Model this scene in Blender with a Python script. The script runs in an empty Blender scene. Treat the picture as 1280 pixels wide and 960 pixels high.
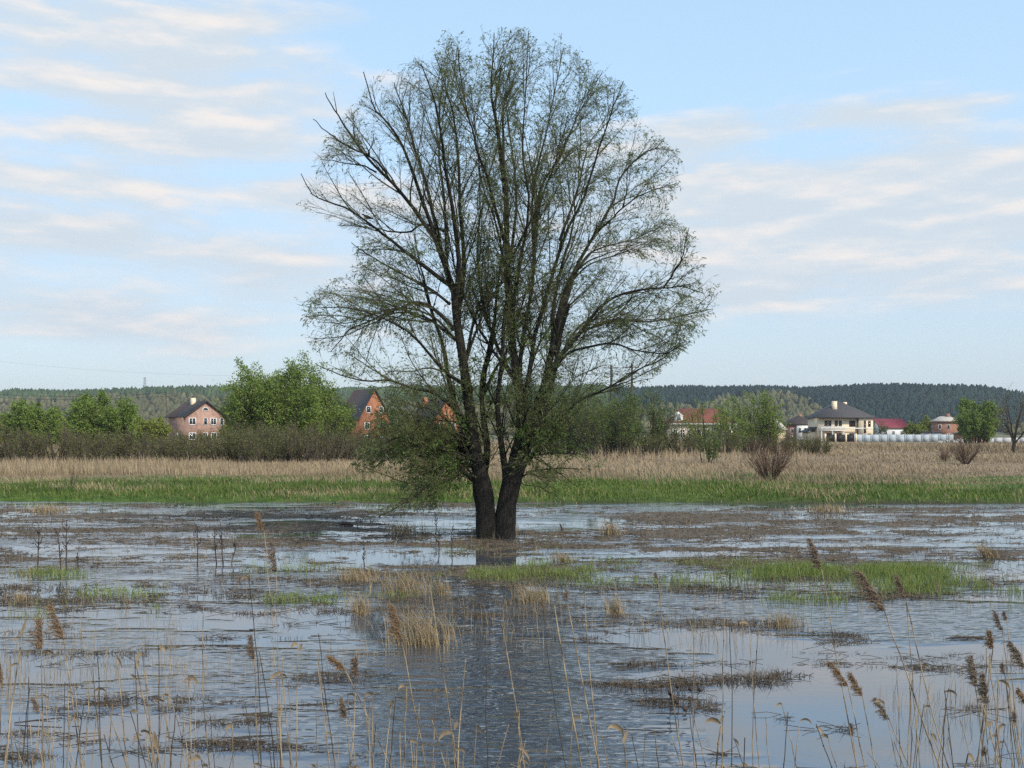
import bpy, math, random
import numpy as np
from mathutils import Vector, Matrix

C = bpy.context.scene.collection
SC = bpy.context.scene
R = math.radians
rng = np.random.default_rng(7)
random.seed(7)

# ---------------------------------------------------------------- camera
F = 1372.0          # focal length in photo pixels (1280 wide)
HC = 2.7            # camera height above the water
HY = 540.0          # photo row of the horizon
cam_d = bpy.data.cameras.new('camera')
cam = bpy.data.objects.new('camera', cam_d)
C.objects.link(cam)
cam.location = (0, 0, HC)
cam.rotation_euler = (R(90), 0, 0)
cam_d.sensor_width = 36
cam_d.lens = 36 * F / 1280
cam_d.shift_y = (HY - 480) / 1280
cam_d.clip_end = 30000
SC.camera = cam

def at(px, py, Y):
    return ((px - 640) / F * Y, Y, HC - (py - HY) / F * Y)

def gx(px, Y): return (px - 640) / F * Y
def gy(py, z=0.0): return F * (HC - z) / (py - HY)

# ---------------------------------------------------------------- sky, sun, exposure
SUN_EL, SUN_AZ = 40.0, 136.0      # degrees; azimuth measured clockwise from +Y (view direction)
world = bpy.data.worlds.new('World'); SC.world = world; world.use_nodes = True
wt = world.node_tree; wt.nodes.clear()
def wn(t, **k):
    n = wt.nodes.new(t)
    for a, b in k.items(): setattr(n, a, b)
    return n
def lk(a, b): wt.links.new(a, b)
def wm(op, a, b=None, c=None):
    n = wn('ShaderNodeMath', operation=op)
    for i, v in enumerate((a, b, c)):
        if v is None: continue
        if isinstance(v, (int, float)): n.inputs[i].default_value = v
        else: lk(v, n.inputs[i])
    return n.outputs[0]
sky = wn('ShaderNodeTexSky', sky_type='NISHITA', sun_disc=False)
sky.sun_elevation = R(SUN_EL); sky.sun_rotation = R(SUN_AZ)
sky.air_density = 1.0; sky.dust_density = 1.2; sky.ozone_density = 1.5
tc = wn('ShaderNodeTexCoord')
sep = wn('ShaderNodeSeparateXYZ'); lk(tc.outputs['Generated'], sep.inputs[0])
az = wm('ARCTAN2', sep.outputs[0], sep.outputs[1])
el = wm('ARCSINE', sep.outputs[2])
PX = wm('MULTIPLY', az, F * 1.0)                       # roughly photo pixels, from centre
PY = wm('MULTIPLY', el, F * 1.0)                       # up from the horizon
def cloud_noise(up):
    comb = wn('ShaderNodeCombineXYZ')
    lk(wm('MULTIPLY', PX, 1 / 235.0), comb.inputs[0])
    lk(wm('MULTIPLY_ADD', PY, 1 / 58.0, up / 58.0 + 2.0), comb.inputs[1])
    n = wn('ShaderNodeTexNoise'); n.inputs['Scale'].default_value = 1.0
    n.inputs['Detail'].default_value = 9; n.inputs['Roughness'].default_value = .56
    n.inputs['Distortion'].default_value = .08
    lk(comb.outputs[0], n.inputs['Vector']); return n.outputs[0]
n1 = cloud_noise(0); n1u = cloud_noise(13)
blobs = [  # photo x, y, half-width, half-height, gain
    (120, 70, 300, 50, .28), (250, 60, 130, 30, .12), (240, 140, 230, 38, .32), (150, 190, 340, 24, .26), (120, 15, 380, 14, .2),
    (130, 245, 240, 26, .28), (385, 250, 100, 26, .28), (200, 325, 260, 34, .26), (190, 415, 220, 26, .24), (60, 300, 140, 20, .18), (60, 390, 150, 30, .20), (330, 370, 120, 30, .16),
    (1090, 168, 180, 18, .28), (1110, 235, 230, 40, .32), (960, 320, 90, 46, .30), (1170, 305, 230, 52, .32),
    (850, 185, 80, 36, .24), (920, 375, 90, 20, .22), (1085, 112, 60, 9, .18), (970, 255, 140, 36, .24), (1150, 370, 220, 24, .14),
    (440, 45, 90, 14, .18), (700, 300, 300, 80, .12),
    (900, 50, 520, 70, -.26), (560, 180, 160, 100, -.04), (1000, 460, 600, 40, -.14), (330, 75, 50, 10, -.10)]
acc = None
for (x, y, sx, sy, g) in blobs:
    dx = wm('MULTIPLY_ADD', PX, 1 / sx, -F * math.atan((x - 640) / F) / sx)
    dy = wm('MULTIPLY_ADD', PY, 1 / sy, -(HY - y) * .985 / sy)
    e = wm('ADD', wm('MULTIPLY', dx, dx), wm('MULTIPLY', dy, dy))
    gsn = wm('MULTIPLY', wm('POWER', 2.718, wm('MULTIPLY', e, -1)), g)
    acc = gsn if acc is None else wm('ADD', acc, gsn)
fld = wm('ADD', n1, acc)
ramp = wn('ShaderNodeMapRange', interpolation_type='SMOOTHSTEP')
ramp.inputs['From Min'].default_value = .49; ramp.inputs['From Max'].default_value = .82
lk(fld, ramp.inputs['Value'])
ramp2 = wn('ShaderNodeMapRange', interpolation_type='SMOOTHSTEP')
ramp2.inputs['From Min'].default_value = -.06; ramp2.inputs['From Max'].default_value = .20
lk(wm('SUBTRACT', n1, n1u), ramp2.inputs['Value'])                # sunlit upper edges of the clouds
cc = wn('ShaderNodeMix', data_type='RGBA')
cc.inputs['A'].default_value = (.50, .57, .635, 1); cc.inputs['B'].default_value = (.70, .665, .645, 1)
lk(ramp2.outputs[0], cc.inputs['Factor'])
bg1 = wn('ShaderNodeBackground'); bg1.inputs['Strength'].default_value = .14
lk(sky.outputs[0], bg1.inputs['Color'])
VEIL = wn('ShaderNodeBackground')                       # thin high haze of the spring sky, greyer towards the horizon
vc = wn('ShaderNodeMix', data_type='RGBA'); vc.inputs['A'].default_value = (.47, .56, .65, 1); vc.inputs['B'].default_value = (.48, .69, .89, 1)
vr = wn('ShaderNodeMapRange', interpolation_type='SMOOTHSTEP'); vr.inputs['From Min'].default_value = .03; vr.inputs['From Max'].default_value = .30
lk(el, vr.inputs['Value']); lk(vr.outputs[0], vc.inputs['Factor']); lk(vc.outputs['Result'], VEIL.inputs['Color'])
bgc = wn('ShaderNodeBackground'); lk(cc.outputs['Result'], bgc.inputs['Color']); bgc.inputs['Strength'].default_value = 1.0
m0 = wn('ShaderNodeMixShader')
vf = wn('ShaderNodeMapRange', interpolation_type='SMOOTHSTEP'); vf.inputs['From Min'].default_value = .12; vf.inputs['From Max'].default_value = .9
vf.inputs['To Min'].default_value = .70; vf.inputs['To Max'].default_value = .30
lk(el, vf.inputs['Value']); lk(vf.outputs[0], m0.inputs[0])
lk(bg1.outputs[0], m0.inputs[1]); lk(VEIL.outputs[0], m0.inputs[2])
m1 = wn('ShaderNodeMixShader')
lk(ramp.outputs[0], m1.inputs[0]); lk(m0.outputs[0], m1.inputs[1]); lk(bgc.outputs[0], m1.inputs[2])
wo = wn('ShaderNodeOutputWorld'); lk(m1.outputs[0], wo.inputs['Surface'])

sun_d = bpy.data.lights.new('sun', 'SUN'); sun_d.energy = 2.6; sun_d.angle = R(1.5); sun_d.color = (1, .93, .82)
sun = bpy.data.objects.new('sun', sun_d); C.objects.link(sun)
sd = Vector((math.sin(R(SUN_AZ)) * math.cos(R(SUN_EL)), math.cos(R(SUN_AZ)) * math.cos(R(SUN_EL)), math.sin(R(SUN_EL))))
sun.rotation_euler = sd.to_track_quat('Z', 'Y').to_euler()
sun.location = (30, -30, 60)

SC.view_settings.view_transform = 'Standard'; SC.view_settings.look = 'None'
SC.view_settings.exposure = 0.42; SC.view_settings.gamma = 1
SC.render.engine = 'CYCLES'
SC.cycles.use_denoising = False
SC.cycles.denoiser = 'OPENIMAGEDENOISE'; SC.cycles.denoising_input_passes = 'RGB_ALBEDO_NORMAL'; SC.cycles.denoising_prefilter = 'ACCURATE'
SC.cycles.max_bounces = 5; SC.cycles.diffuse_bounces = 2; SC.cycles.glossy_bounces = 2
SC.cycles.transmission_bounces = 3; SC.cycles.volume_bounces = 0; SC.cycles.transparent_max_bounces = 4
SC.cycles.caustics_reflective = False; SC.cycles.caustics_refractive = False
SC.cycles.use_light_tree = False

# ---------------------------------------------------------------- helpers
def mesh_obj(name, V, F4=None, F3=None, mat=None, parent=None, rnd=None, smooth=False, data=None):
    me = bpy.data.meshes.new(name)
    V = np.ascontiguousarray(V, dtype=np.float32).reshape(-1, 3)
    n4 = 0 if F4 is None else len(F4); n3 = 0 if F3 is None else len(F3)
    loops = []
    if n4: loops.append(np.asarray(F4, dtype=np.int32).ravel())
    if n3: loops.append(np.asarray(F3, dtype=np.int32).ravel())
    loops = np.concatenate(loops)
    starts = np.concatenate([np.arange(n4, dtype=np.int32) * 4, n4 * 4 + np.arange(n3, dtype=np.int32) * 3])
    me.vertices.add(len(V)); me.vertices.foreach_set('co', V.ravel())
    me.loops.add(len(loops)); me.loops.foreach_set('vertex_index', loops)
    me.polygons.add(n4 + n3); me.polygons.foreach_set('loop_start', starts)
    if rnd is not None:
        a = me.attributes.new('rnd', 'FLOAT', 'POINT'); a.data.foreach_set('value', np.ascontiguousarray(rnd, dtype=np.float32))
    if smooth: me.polygons.foreach_set('use_smooth', np.ones(n4 + n3, dtype=bool))
    me.update(calc_edges=True); me.validate()
    if mat: me.materials.append(mat)
    o = bpy.data.objects.new(name, me); C.objects.link(o)
    if parent: o.parent = parent
    return o

def tag(o, label=None, cat=None, group=None, kind=None):
    if label: o['label'] = label
    if cat: o['category'] = cat
    if group: o['group'] = group
    if kind: o['kind'] = kind
    return o

def empty(name, loc, rz=0.0, sc=1.0):
    o = bpy.data.objects.new(name, None); C.objects.link(o)
    o.empty_display_size = .3
    o.location = loc; o.rotation_euler = (0, 0, rz)
    o.scale = sc if isinstance(sc, tuple) else (sc, sc, sc)
    return o

def copy_tree(o, parent=None):
    c = o.copy(); C.objects.link(c)
    c.parent = parent
    for ch in o.children: copy_tree(ch, c)
    return c

class MB:
    """collects boxes, bars, prisms and sheets of one part"""
    def __init__(s): s.v = []; s.q = []; s.t = []; s.n = 0
    def add(s, V, q=(), t=()):
        V = np.asarray(V, float); s.v.append(V)
        s.q += [tuple(i + s.n for i in f) for f in q]; s.t += [tuple(i + s.n for i in f) for f in t]
        s.n += len(V); return s
    def box(s, x0, x1, y0, y1, z0, z1):
        V = [(x, y, z) for z in (z0, z1) for y in (y0, y1) for x in (x0, x1)]
        return s.add(V, [(0, 2, 3, 1), (4, 5, 7, 6), (0, 1, 5, 4), (2, 6, 7, 3), (0, 4, 6, 2), (1, 3, 7, 5)])
    def tube(s, pts, rad, k=6):
        P = np.asarray(pts, float)[None]; Rr = np.broadcast_to(np.asarray(rad, float), (len(pts),))[None]
        V, q = tubes(P, Rr, k); return s.add(V, [tuple(x) for x in q])
    def build(s, name, mat, parent=None, smooth=False):
        return mesh_obj(name, np.concatenate(s.v), s.q or None, s.t or None, mat, parent, smooth=smooth)

def tubes(P, Rad, k=4):
    """P (B,n,3), Rad (B,n) -> verts, quads (with closed tips by taper)"""
    B, n, _ = P.shape
    T = np.gradient(P, axis=1); T /= np.linalg.norm(T, axis=2, keepdims=True) + 1e-9
    ref = np.where(np.abs(T[..., 2:3]) > .85, np.array([1., .2, 0]), np.array([.1, .15, 1.]))
    N1 = np.cross(T, ref); N1 /= np.linalg.norm(N1, axis=2, keepdims=True) + 1e-9
    # keep one reference along a tube when possible
    N2 = np.cross(T, N1)
    a = np.arange(k) * 2 * math.pi / k
    V = P[:, :, None, :] + Rad[:, :, None, None] * (np.cos(a)[None, None, :, None] * N1[:, :, None, :] + np.sin(a)[None, None, :, None] * N2[:, :, None, :])
    idx = np.arange(B * n * k).reshape(B, n, k)
    q = np.stack([idx[:, :-1, :], np.roll(idx[:, :-1, :], -1, 2), np.roll(idx[:, 1:, :], -1, 2), idx[:, 1:, :]], -1)
    return V.reshape(-1, 3), q.reshape(-1, 4)

def tubes_parallel(P, Rad, k):
    """tubes with parallel transported frames, for the few thick stems"""
    Vs, qs, off = [], [], 0
    for p, r in zip(P, Rad):
        n = len(p); T = np.gradient(p, axis=0); T /= np.linalg.norm(T, axis=1, keepdims=True)
        u = np.cross(T[0], [0, 1, .1]); u /= np.linalg.norm(u); ring = []
        for i in range(n):
            u = u - T[i] * np.dot(u, T[i]); u /= np.linalg.norm(u); w = np.cross(T[i], u)
            a = np.arange(k) * 2 * math.pi / k
            ring.append(p[i] + r[i] * (np.cos(a)[:, None] * u + np.sin(a)[:, None] * w))
        Vs.append(np.concatenate(ring)); idx = np.arange(n * k).reshape(n, k) + off
        qs.append(np.stack([idx[:-1], np.roll(idx[:-1], -1, 1), np.roll(idx[1:], -1, 1), idx[1:]], -1).reshape(-1, 4)); off += n * k
    return np.concatenate(Vs), np.concatenate(qs)

def unit(v): return v / (np.linalg.norm(v, axis=-1, keepdims=True) + 1e-9)

def seglen(P): return np.linalg.norm(np.diff(P, axis=1), axis=2).sum(1)

def sample(P, idx, t):
    n = P.shape[1]; f = t * (n - 1); i = np.minimum(f.astype(int), n - 2); w = (f - i)[:, None]
    a, b = P[idx, i], P[idx, i + 1]
    return a * (1 - w) + b * w, unit(b - a)

def grow(P, Rad, spacing, t0, t1, ang, L, n, up=.0, droop=.0, wig=.1, fall=.4, rk=.012, sub=.75, taper=.35, side=None, rg=rng):
    """children branches of the polylines P -> (C, RC)"""
    B = len(P); ln = seglen(P)
    cnt = rg.poisson(np.maximum(ln * (t1 - t0) / spacing, .01))
    idx = np.repeat(np.arange(B), cnt); m = len(idx)
    if m == 0: return np.zeros((0, n, 3)), np.zeros((0, n))
    t = rg.uniform(t0, t1, m)
    p, T = sample(P, idx, t)
    N = rg.normal(size=(m, 3)); N -= T * (N * T).sum(1, keepdims=True); N = unit(N)
    if side is not None: N = unit(N + np.asarray(side))
    a = np.radians(rg.normal(ang, ang * .25, m))[:, None]
    d = np.cos(a) * T + np.sin(a) * N
    l = L * rg.uniform(.45, 1.25, m) * (1 - fall * t)
    C_ = np.zeros((m, n, 3)); C_[:, 0] = p
    for i in range(1, n):
        s = i / (n - 1)
        d = d + np.array([0, 0, 1.]) * (up * (1 - s) - droop * s) + rg.normal(size=(m, 3)) * wig
        d = unit(d); C_[:, i] = C_[:, i - 1] + d * (l / (n - 1))[:, None]
    f = t * (Rad.shape[1] - 1); ii = f.astype(int).clip(0, Rad.shape[1] - 1)
    r0 = np.minimum(Rad[idx, ii] * sub, rk * l)
    RC = r0[:, None] * np.linspace(1, taper, n)[None]
    return C_, RC

def leaves(P, per, L, w, droop=.3, spread=.8, t0=.1, jit=.0, rg=rng):
    """rhombic leaves along polylines -> verts, quads, rnd"""
    B = len(P); m = int(B * per); idx = rg.integers(0, B, m); t = rg.uniform(t0, 1, m)
    p, T = sample(P, idx, t); p = p + rg.normal(size=(m, 3)) * jit
    d = unit(T + rg.normal(size=(m, 3)) * spread - np.array([0, 0, droop]))
    nrm = rg.normal(size=(m, 3)); s = unit(np.cross(d, nrm)); l = (L * rg.uniform(.6, 1.3, m))[:, None]; ww = (w * rg.uniform(.7, 1.3, m))[:, None]
    V = np.stack([p, p + d * l * .45 + s * ww, p + d * l, p + d * l * .45 - s * ww], 1)
    q = np.arange(m * 4).reshape(m, 4)
    return V.reshape(-1, 3), q, np.repeat(rg.uniform(0, 1, m), 4)

def blades(P, h, w, lean=.25, bend=.3, rg=rng, rn=None, wind=(0, 0)):
    """bent three-row grass blades at the points P -> verts, quads+tips, rnd"""
    m = len(P); a = rg.uniform(0, 2 * math.pi, m); s = np.stack([np.cos(a), np.sin(a), 0 * a], 1)
    h = np.broadcast_to(h, (m,)) * rg.uniform(.6, 1.25, m); w = np.broadcast_to(w, (m,))
    b = rg.normal(size=(m, 2)) * lean + np.asarray(wind)
    off = np.concatenate([b, np.zeros((m, 1))], 1)
    up = np.array([0, 0, 1.])
    p1 = P + off * h[:, None] * .4 + up * (h * .55)[:, None]
    p2 = P + off * h[:, None] * (1 + bend) + up * h[:, None]
    W = w[:, None] * s * .5
    V = np.stack([P - W, P + W, p1 + W * .75, p1 - W * .75, p2], 1).reshape(-1, 3)
    i = np.arange(m)[:, None] * 5
    q = i + np.array([[0, 1, 2, 3]]); t = i + np.array([[3, 2, 4]])
    r = rg.uniform(0, 1, m) if rn is None else rn
    return V, q, t, np.repeat(r, 5)

# value noise
_lat = np.random.default_rng(99).uniform(0, 1, (256, 256))
def vnoise(x, y):
    xi = np.floor(x).astype(int); yi = np.floor(y).astype(int); fx = x - xi; fy = y - yi
    fx = fx * fx * (3 - 2 * fx); fy = fy * fy * (3 - 2 * fy)
    g = lambda a, b: _lat[a % 256, b % 256]
    return (g(xi, yi) * (1 - fx) + g(xi + 1, yi) * fx) * (1 - fy) + (g(xi, yi + 1) * (1 - fx) + g(xi + 1, yi + 1) * fx) * fy
def fbm(x, y, o=4, gain=.5):
    s = 0; a = 1; t = 0
    for k in range(o):
        s = s + a * vnoise(x * 2 ** k + 17.3 * k, y * 2 ** k + 9.1 * k); t += a; a *= gain
    return s / t

# ---------------------------------------------------------------- materials
def mat(name, col, col2=None, scale=4.0, rough=.85, rndamt=None, trans=0.0, bump=0.0, spec=.25, stretch=None, detail=5, col3=None):
    m = bpy.data.materials.new(name); m.use_nodes = True; nt = m.node_tree; nt.nodes.clear()
    N = lambda t: nt.nodes.new(t)
    out = N('ShaderNodeOutputMaterial'); b = N('ShaderNodeBsdfPrincipled')
    b.inputs['Roughness'].default_value = rough; b.inputs['Specular IOR Level'].default_value = spec
    b.inputs['Base Color'].default_value = (*col, 1)
    csock = None
    if col2 is not None:
        mx = N('ShaderNodeMix'); mx.data_type = 'RGBA'; mx.inputs['A'].default_value = (*col, 1); mx.inputs['B'].default_value = (*col2, 1)
        if rndamt is not None:
            at_ = N('ShaderNodeAttribute'); at_.attribute_name = 'rnd'; f = at_.outputs['Fac']
        else:
            tcn = N('ShaderNodeTexCoord'); mp = N('ShaderNodeMapping'); mp.inputs['Scale'].default_value = stretch or (1, 1, 1)
            nt.links.new(tcn.outputs['Object'], mp.inputs['Vector'])
            nz = N('ShaderNodeTexNoise'); nz.inputs['Scale'].default_value = scale; nz.inputs['Detail'].default_value = detail
            nz.inputs['Roughness'].default_value = .62
            nt.links.new(mp.outputs[0], nz.inputs['Vector'])
            mr = N('ShaderNodeMapRange'); mr.inputs['From Min'].default_value = .32; mr.inputs['From Max'].default_value = .68
            nt.links.new(nz.outputs[0], mr.inputs['Value']); f = mr.outputs[0]
            if bump:
                bp = N('ShaderNodeBump'); bp.inputs['Strength'].default_value = bump; bp.inputs['Distance'].default_value = .05
                nt.links.new(nz.outputs[0], bp.inputs['Height']); nt.links.new(bp.outputs[0], b.inputs['Normal'])
        nt.links.new(f, mx.inputs['Factor']); csock = mx.outputs['Result']
        nt.links.new(csock, b.inputs['Base Color'])
    if trans:
        tr = N('ShaderNodeBsdfTranslucent'); tr.inputs['Color'].default_value = (*[min(1, c * 1.3) for c in col], 1)
        if csock: nt.links.new(csock, tr.inputs['Color'])
        ms = N('ShaderNodeMixShader'); ms.inputs[0].default_value = trans
        nt.links.new(b.outputs[0], ms.inputs[1]); nt.links.new(tr.outputs[0], ms.inputs[2]); nt.links.new(ms.outputs[0], out.inputs[0])
    else: nt.links.new(b.outputs[0], out.inputs[0])
    return m

M = {}
M['bark'] = mat('willow_bark', (.014, .012, .010), (.045, .039, .031), 9, .95, bump=.9, stretch=(3, 3, .5))
M['twig'] = mat('willow_twig', (.065, .060, .028), (.115, .108, .052), rndamt=1, rough=.8)
M['willow_leaf'] = mat('willow_leaf', (.115, .155, .050), (.225, .275, .100), rndamt=1, trans=.5, rough=.6)
M['sucker_leaf'] = mat('sucker_leaf', (.080, .140, .026), (.155, .225, .055), rndamt=1, trans=.4, rough=.6)
M['green_leaf'] = mat('bush_leaf', (.115, .185, .032), (.215, .285, .058), rndamt=1, trans=.25, rough=.6)
M['yellow_leaf'] = mat('yellow_leaf', (.16, .20, .03), (.28, .30, .05), rndamt=1, trans=.25, rough=.6)
M['dark_leaf'] = mat('dark_leaf', (.065, .110, .026), (.130, .180, .045), rndamt=1, trans=.25, rough=.6)
M['olive_leaf'] = mat('olive_leaf', (.085, .098, .030), (.155, .155, .055), rndamt=1, trans=.2, rough=.7)
M['shrub_twig'] = mat('shrub_twig', (.095, .076, .042), (.185, .145, .082), rndamt=1, rough=.9)
M['red_twig'] = mat('red_twig', (.075, .045, .032), (.14, .085, .06), rndamt=1, rough=.9)
M['trunk'] = mat('trunk_bark', (.05, .04, .03), (.10, .085, .065), 6, .95, stretch=(3, 3, .6))
M['straw'] = mat('straw', (.26, .19, .105), (.44, .34, .20), rndamt=1, rough=.8, trans=.15)
M['field_grass'] = mat('field_grass', (.20, .150, .090), (.40, .315, .20), rndamt=1, rough=.9)
M['reed_far'] = mat('reed_far', (.22, .165, .10), (.43, .34, .22), rndamt=1, rough=.9)
M['grass'] = mat('fresh_grass', (.058, .098, .018), (.150, .195, .042), rndamt=1, rough=.7, trans=.2)
M['sprout'] = mat('sprout', (.12, .18, .035), (.27, .31, .09), rndamt=1, rough=.7, trans=.2)
M['stub'] = mat('stubble', (.045, .034, .024), (.24, .18, .11), rndamt=1, rough=.9)
M['debris'] = mat('dead_mat', (.050, .043, .035), (.17, .135, .096), 14, .95, bump=.5)
M['conifer'] = mat('shaded_conifer_forest', (.006, .020, .018), (.020, .040, .028), rndamt=1, rough=.95)  # conifer green, darkened to paint in the cloud shadow on the right hill
M['pine'] = mat('sunlit_pine_forest', (.040, .068, .028), (.090, .130, .052), rndamt=1, rough=.95)  # lighter pine green, with the sunshine on the left ridge painted in
M['decid'] = mat('bare_wood', (.085, .085, .036), (.17, .155, .075), rndamt=1, rough=.95)

# ---------------------------------------------------------------- ground, hills
ridge_px = [(-700, 494), (-300, 492), (0, 491), (120, 490), (200, 489), (280, 487), (400, 486), (520, 485), (640, 485), (800, 485), (850, 483), (900, 485), (960, 483), (1010, 485), (1100, 482), (1185, 483), (1212, 488), (1235, 498), (1255, 510), (1280, 522), (1400, 530), (1900, 530)]
YR = 1300.0
rX = np.array([gx(p[0], YR) for p in ridge_px]); rZ = np.array([HC - (p[1] + 9 - HY) / F * YR for p in ridge_px])
def sst(a, b, x):
    t = np.clip((x - a) / (b - a), 0, 1); return t * t * (3 - 2 * t)
def shore(x): return 42.3 - .012 * x + 1.9 * (vnoise(x * .09 + 5, x * 0 + 3.3) - .5) + 1.0 * (vnoise(x * .5, x * 0 + 8) - .5)
def terrain(x, y):
    s = shore(x)
    z = -.35 + .5 * sst(-3, .6, y - s) + .12 * sst(1, 25, y - s)
    z = z + .10 * (fbm(x * .15, y * .15, 3) - .5) * sst(2, 12, y - s)
    top = np.interp(x, rX, rZ)
    foot = 850 + 60 * (vnoise(x * .006 + 3, x * 0) - .5)
    h = sst(0, 1, (y - foot) / (YR - foot)) * top * (.92 + .12 * vnoise(x * .012, y * .012))
    return z + h
rows = np.concatenate([np.linspace(-60, 36, 30), np.linspace(37, 47, 50), 47 + (np.geomspace(1, 2500, 170) - 1)])
us = np.linspace(-1, 1, 321)
YY, UU = np.meshgrid(rows, us, indexing='ij')
XX = UU * np.clip(70 + .85 * np.maximum(YY, 0), 0, 2000)
ZZ = terrain(XX, YY)
nr, nc = XX.shape
gi = np.arange(nr * nc).reshape(nr, nc)
gq = np.stack([gi[:-1, :-1], gi[:-1, 1:], gi[1:, 1:], gi[1:, :-1]], -1).reshape(-1, 4)
# ground colours: mud below water, green belt along the shore, dry field behind, meadow towards the hills
gm = bpy.data.materials.new('ground'); gm.use_nodes = True; nt = gm.node_tree
b = nt.nodes['Principled BSDF']; b.inputs['Roughness'].default_value = .95; b.inputs['Specular IOR Level'].default_value = .1
def gN(t): return nt.nodes.new(t)
tcn = gN('ShaderNodeTexCoord'); sp = gN('ShaderNodeSeparateXYZ'); nt.links.new(tcn.outputs['Object'], sp.inputs[0])
def gnoise(scale, detail=6, st=(1, 1, 1)):
    mp = gN('ShaderNodeMapping'); mp.inputs['Scale'].default_value = st; nt.links.new(tcn.outputs['Object'], mp.inputs[0])
    n = gN('ShaderNodeTexNoise'); n.inputs['Scale'].default_value = scale; n.inputs['Detail'].default_value = detail; n.inputs['Roughness'].default_value = .65
    nt.links.new(mp.outputs[0], n.inputs['Vector']); return n.outputs[0]
def gmath(op, a, b_=None):
    n = gN('ShaderNodeMath'); n.operation = op
    for i, v in enumerate((a, b_)):
        if v is None: continue
        if isinstance(v, (int, float)): n.inputs[i].default_value = v
        else: nt.links.new(v, n.inputs[i])
    return n.outputs[0]
def gramp(v, a, b_):
    n = gN('ShaderNodeMapRange'); n.interpolation_type = 'SMOOTHSTEP'; n.inputs['From Min'].default_value = a; n.inputs['From Max'].default_value = b_
    nt.links.new(v, n.inputs['Value']); return n.outputs[0]
def gmix(f, A, B):
    n = gN('ShaderNodeMix'); n.data_type = 'RGBA'
    nt.links.new(f, n.inputs['Factor'])
    for k, v in (('A', A), ('B', B)):
        if isinstance(v, tuple): n.inputs[k].default_value = (*v, 1)
        else: nt.links.new(v, n.inputs[k])
    return n.outputs['Result']
nbig = gnoise(.12, 5); nfine = gnoise(1.5, 6)
ywob = gmath('ADD', sp.outputs[1], gmath('MULTIPLY', gmath('SUBTRACT', nbig, .5), 34))
green = gmix(gramp(nfine, .35, .65), (.045, .085, .016), (.10, .155, .030))
green = gmix(gramp(nbig, .55, .75), green, (.17, .14, .07))
dry = gmix(gramp(nfine, .3, .7), (.17, .12, .075), (.32, .24, .155))
meadow = gmix(gramp(gnoise(.02, 5), .35, .65), (.10, .115, .045), (.20, .175, .10))
c1 = gmix(gramp(sp.outputs[1], 40.5, 43), (.05, .042, .033), green)
c2 = gmix(gramp(ywob, 58, 66), c1, dry)
c3 = gmix(gramp(sp.outputs[1], 300, 420), c2, meadow)
nt.links.new(c3, b.inputs['Base Color'])
g = mesh_obj('ground', np.stack([XX, YY, ZZ], -1), gq, None, gm, smooth=True); tag(g, kind='structure')

# ---------------------------------------------------------------- water
wm_ = bpy.data.materials.new('flood_water'); wm_.use_nodes = True; nt = wm_.node_tree
b = nt.nodes['Principled BSDF']
b.inputs['Base Color'].default_value = (.056, .066, .082, 1); b.inputs['Roughness'].default_value = .03; b.inputs['IOR'].default_value = 2.6
b.inputs['Specular IOR Level'].default_value = .5
tcn = gN('ShaderNodeTexCoord')
wav = gnoise(6.5, 1.0, (.5, 1.3, 1)); wav2 = gnoise(2.6, 3, (.5, 1.3, 1))
patch = gnoise(.30, 4, (.45, 1.2, 1))
spw = gN('ShaderNodeSeparateXYZ'); nt.links.new(tcn.outputs['Object'], spw.inputs[0])
def gust(x, y, sx, sy, g):                      # where the breeze touches down or a lee lies
    dx = gmath('DIVIDE', gmath('SUBTRACT', spw.outputs[0], x), sx); dy = gmath('DIVIDE', gmath('SUBTRACT', spw.outputs[1], y), sy)
    e = gmath('ADD', gmath('MULTIPLY', dx, dx), gmath('MULTIPLY', dy, dy))
    return gmath('MULTIPLY', gmath('POWER', 2.718, gmath('MULTIPLY', e, -1)), g)
for gg in ((6.0, 16.3, 4.0, 1.7, .16), (.2, 11.5, 1.6, 3.4, .14), (-2.6, 12.2, 1.6, .9, .14), (-7, 21, 4, 1.2, .10), (.5, 16, 3, 1.2, .10), (2.8, 10.2, 1.6, 1.2, -.16), (-4, 9.9, 1.4, .7, -.16), (2.2, 14.2, 2, .7, -.12), (-6, 18.5, 2.5, .7, -.12), (6, 20.5, 5, .8, -.12), (4, 12.6, 1.6, .9, -.14)):
    patch = gmath('ADD', patch, gust(*gg))
amp = gmath('MULTIPLY_ADD', gramp(patch, .47, .58), 1.0)
nt.nodes[-1]
amp_node = amp.node; amp_node.inputs[2].default_value = .022
hsum = gmath('ADD', gmath('MULTIPLY', wav, .021), gmath('MULTIPLY', wav2, .030))
hh = gmath('MULTIPLY', hsum, amp)
bp = gN('ShaderNodeBump'); bp.inputs['Strength'].default_value = 1.0; bp.inputs['Distance'].default_value = 1.0
nt.links.new(hh, bp.inputs['Height']); nt.links.new(bp.outputs[0], b.inputs['Normal'])
W = MB(); W.add([(-260, -55, 0), (260, -55, 0), (260, 60, 0), (-260, 60, 0)], [(0, 1, 2, 3)])
tag(W.build('water', wm_), kind='structure')

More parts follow.
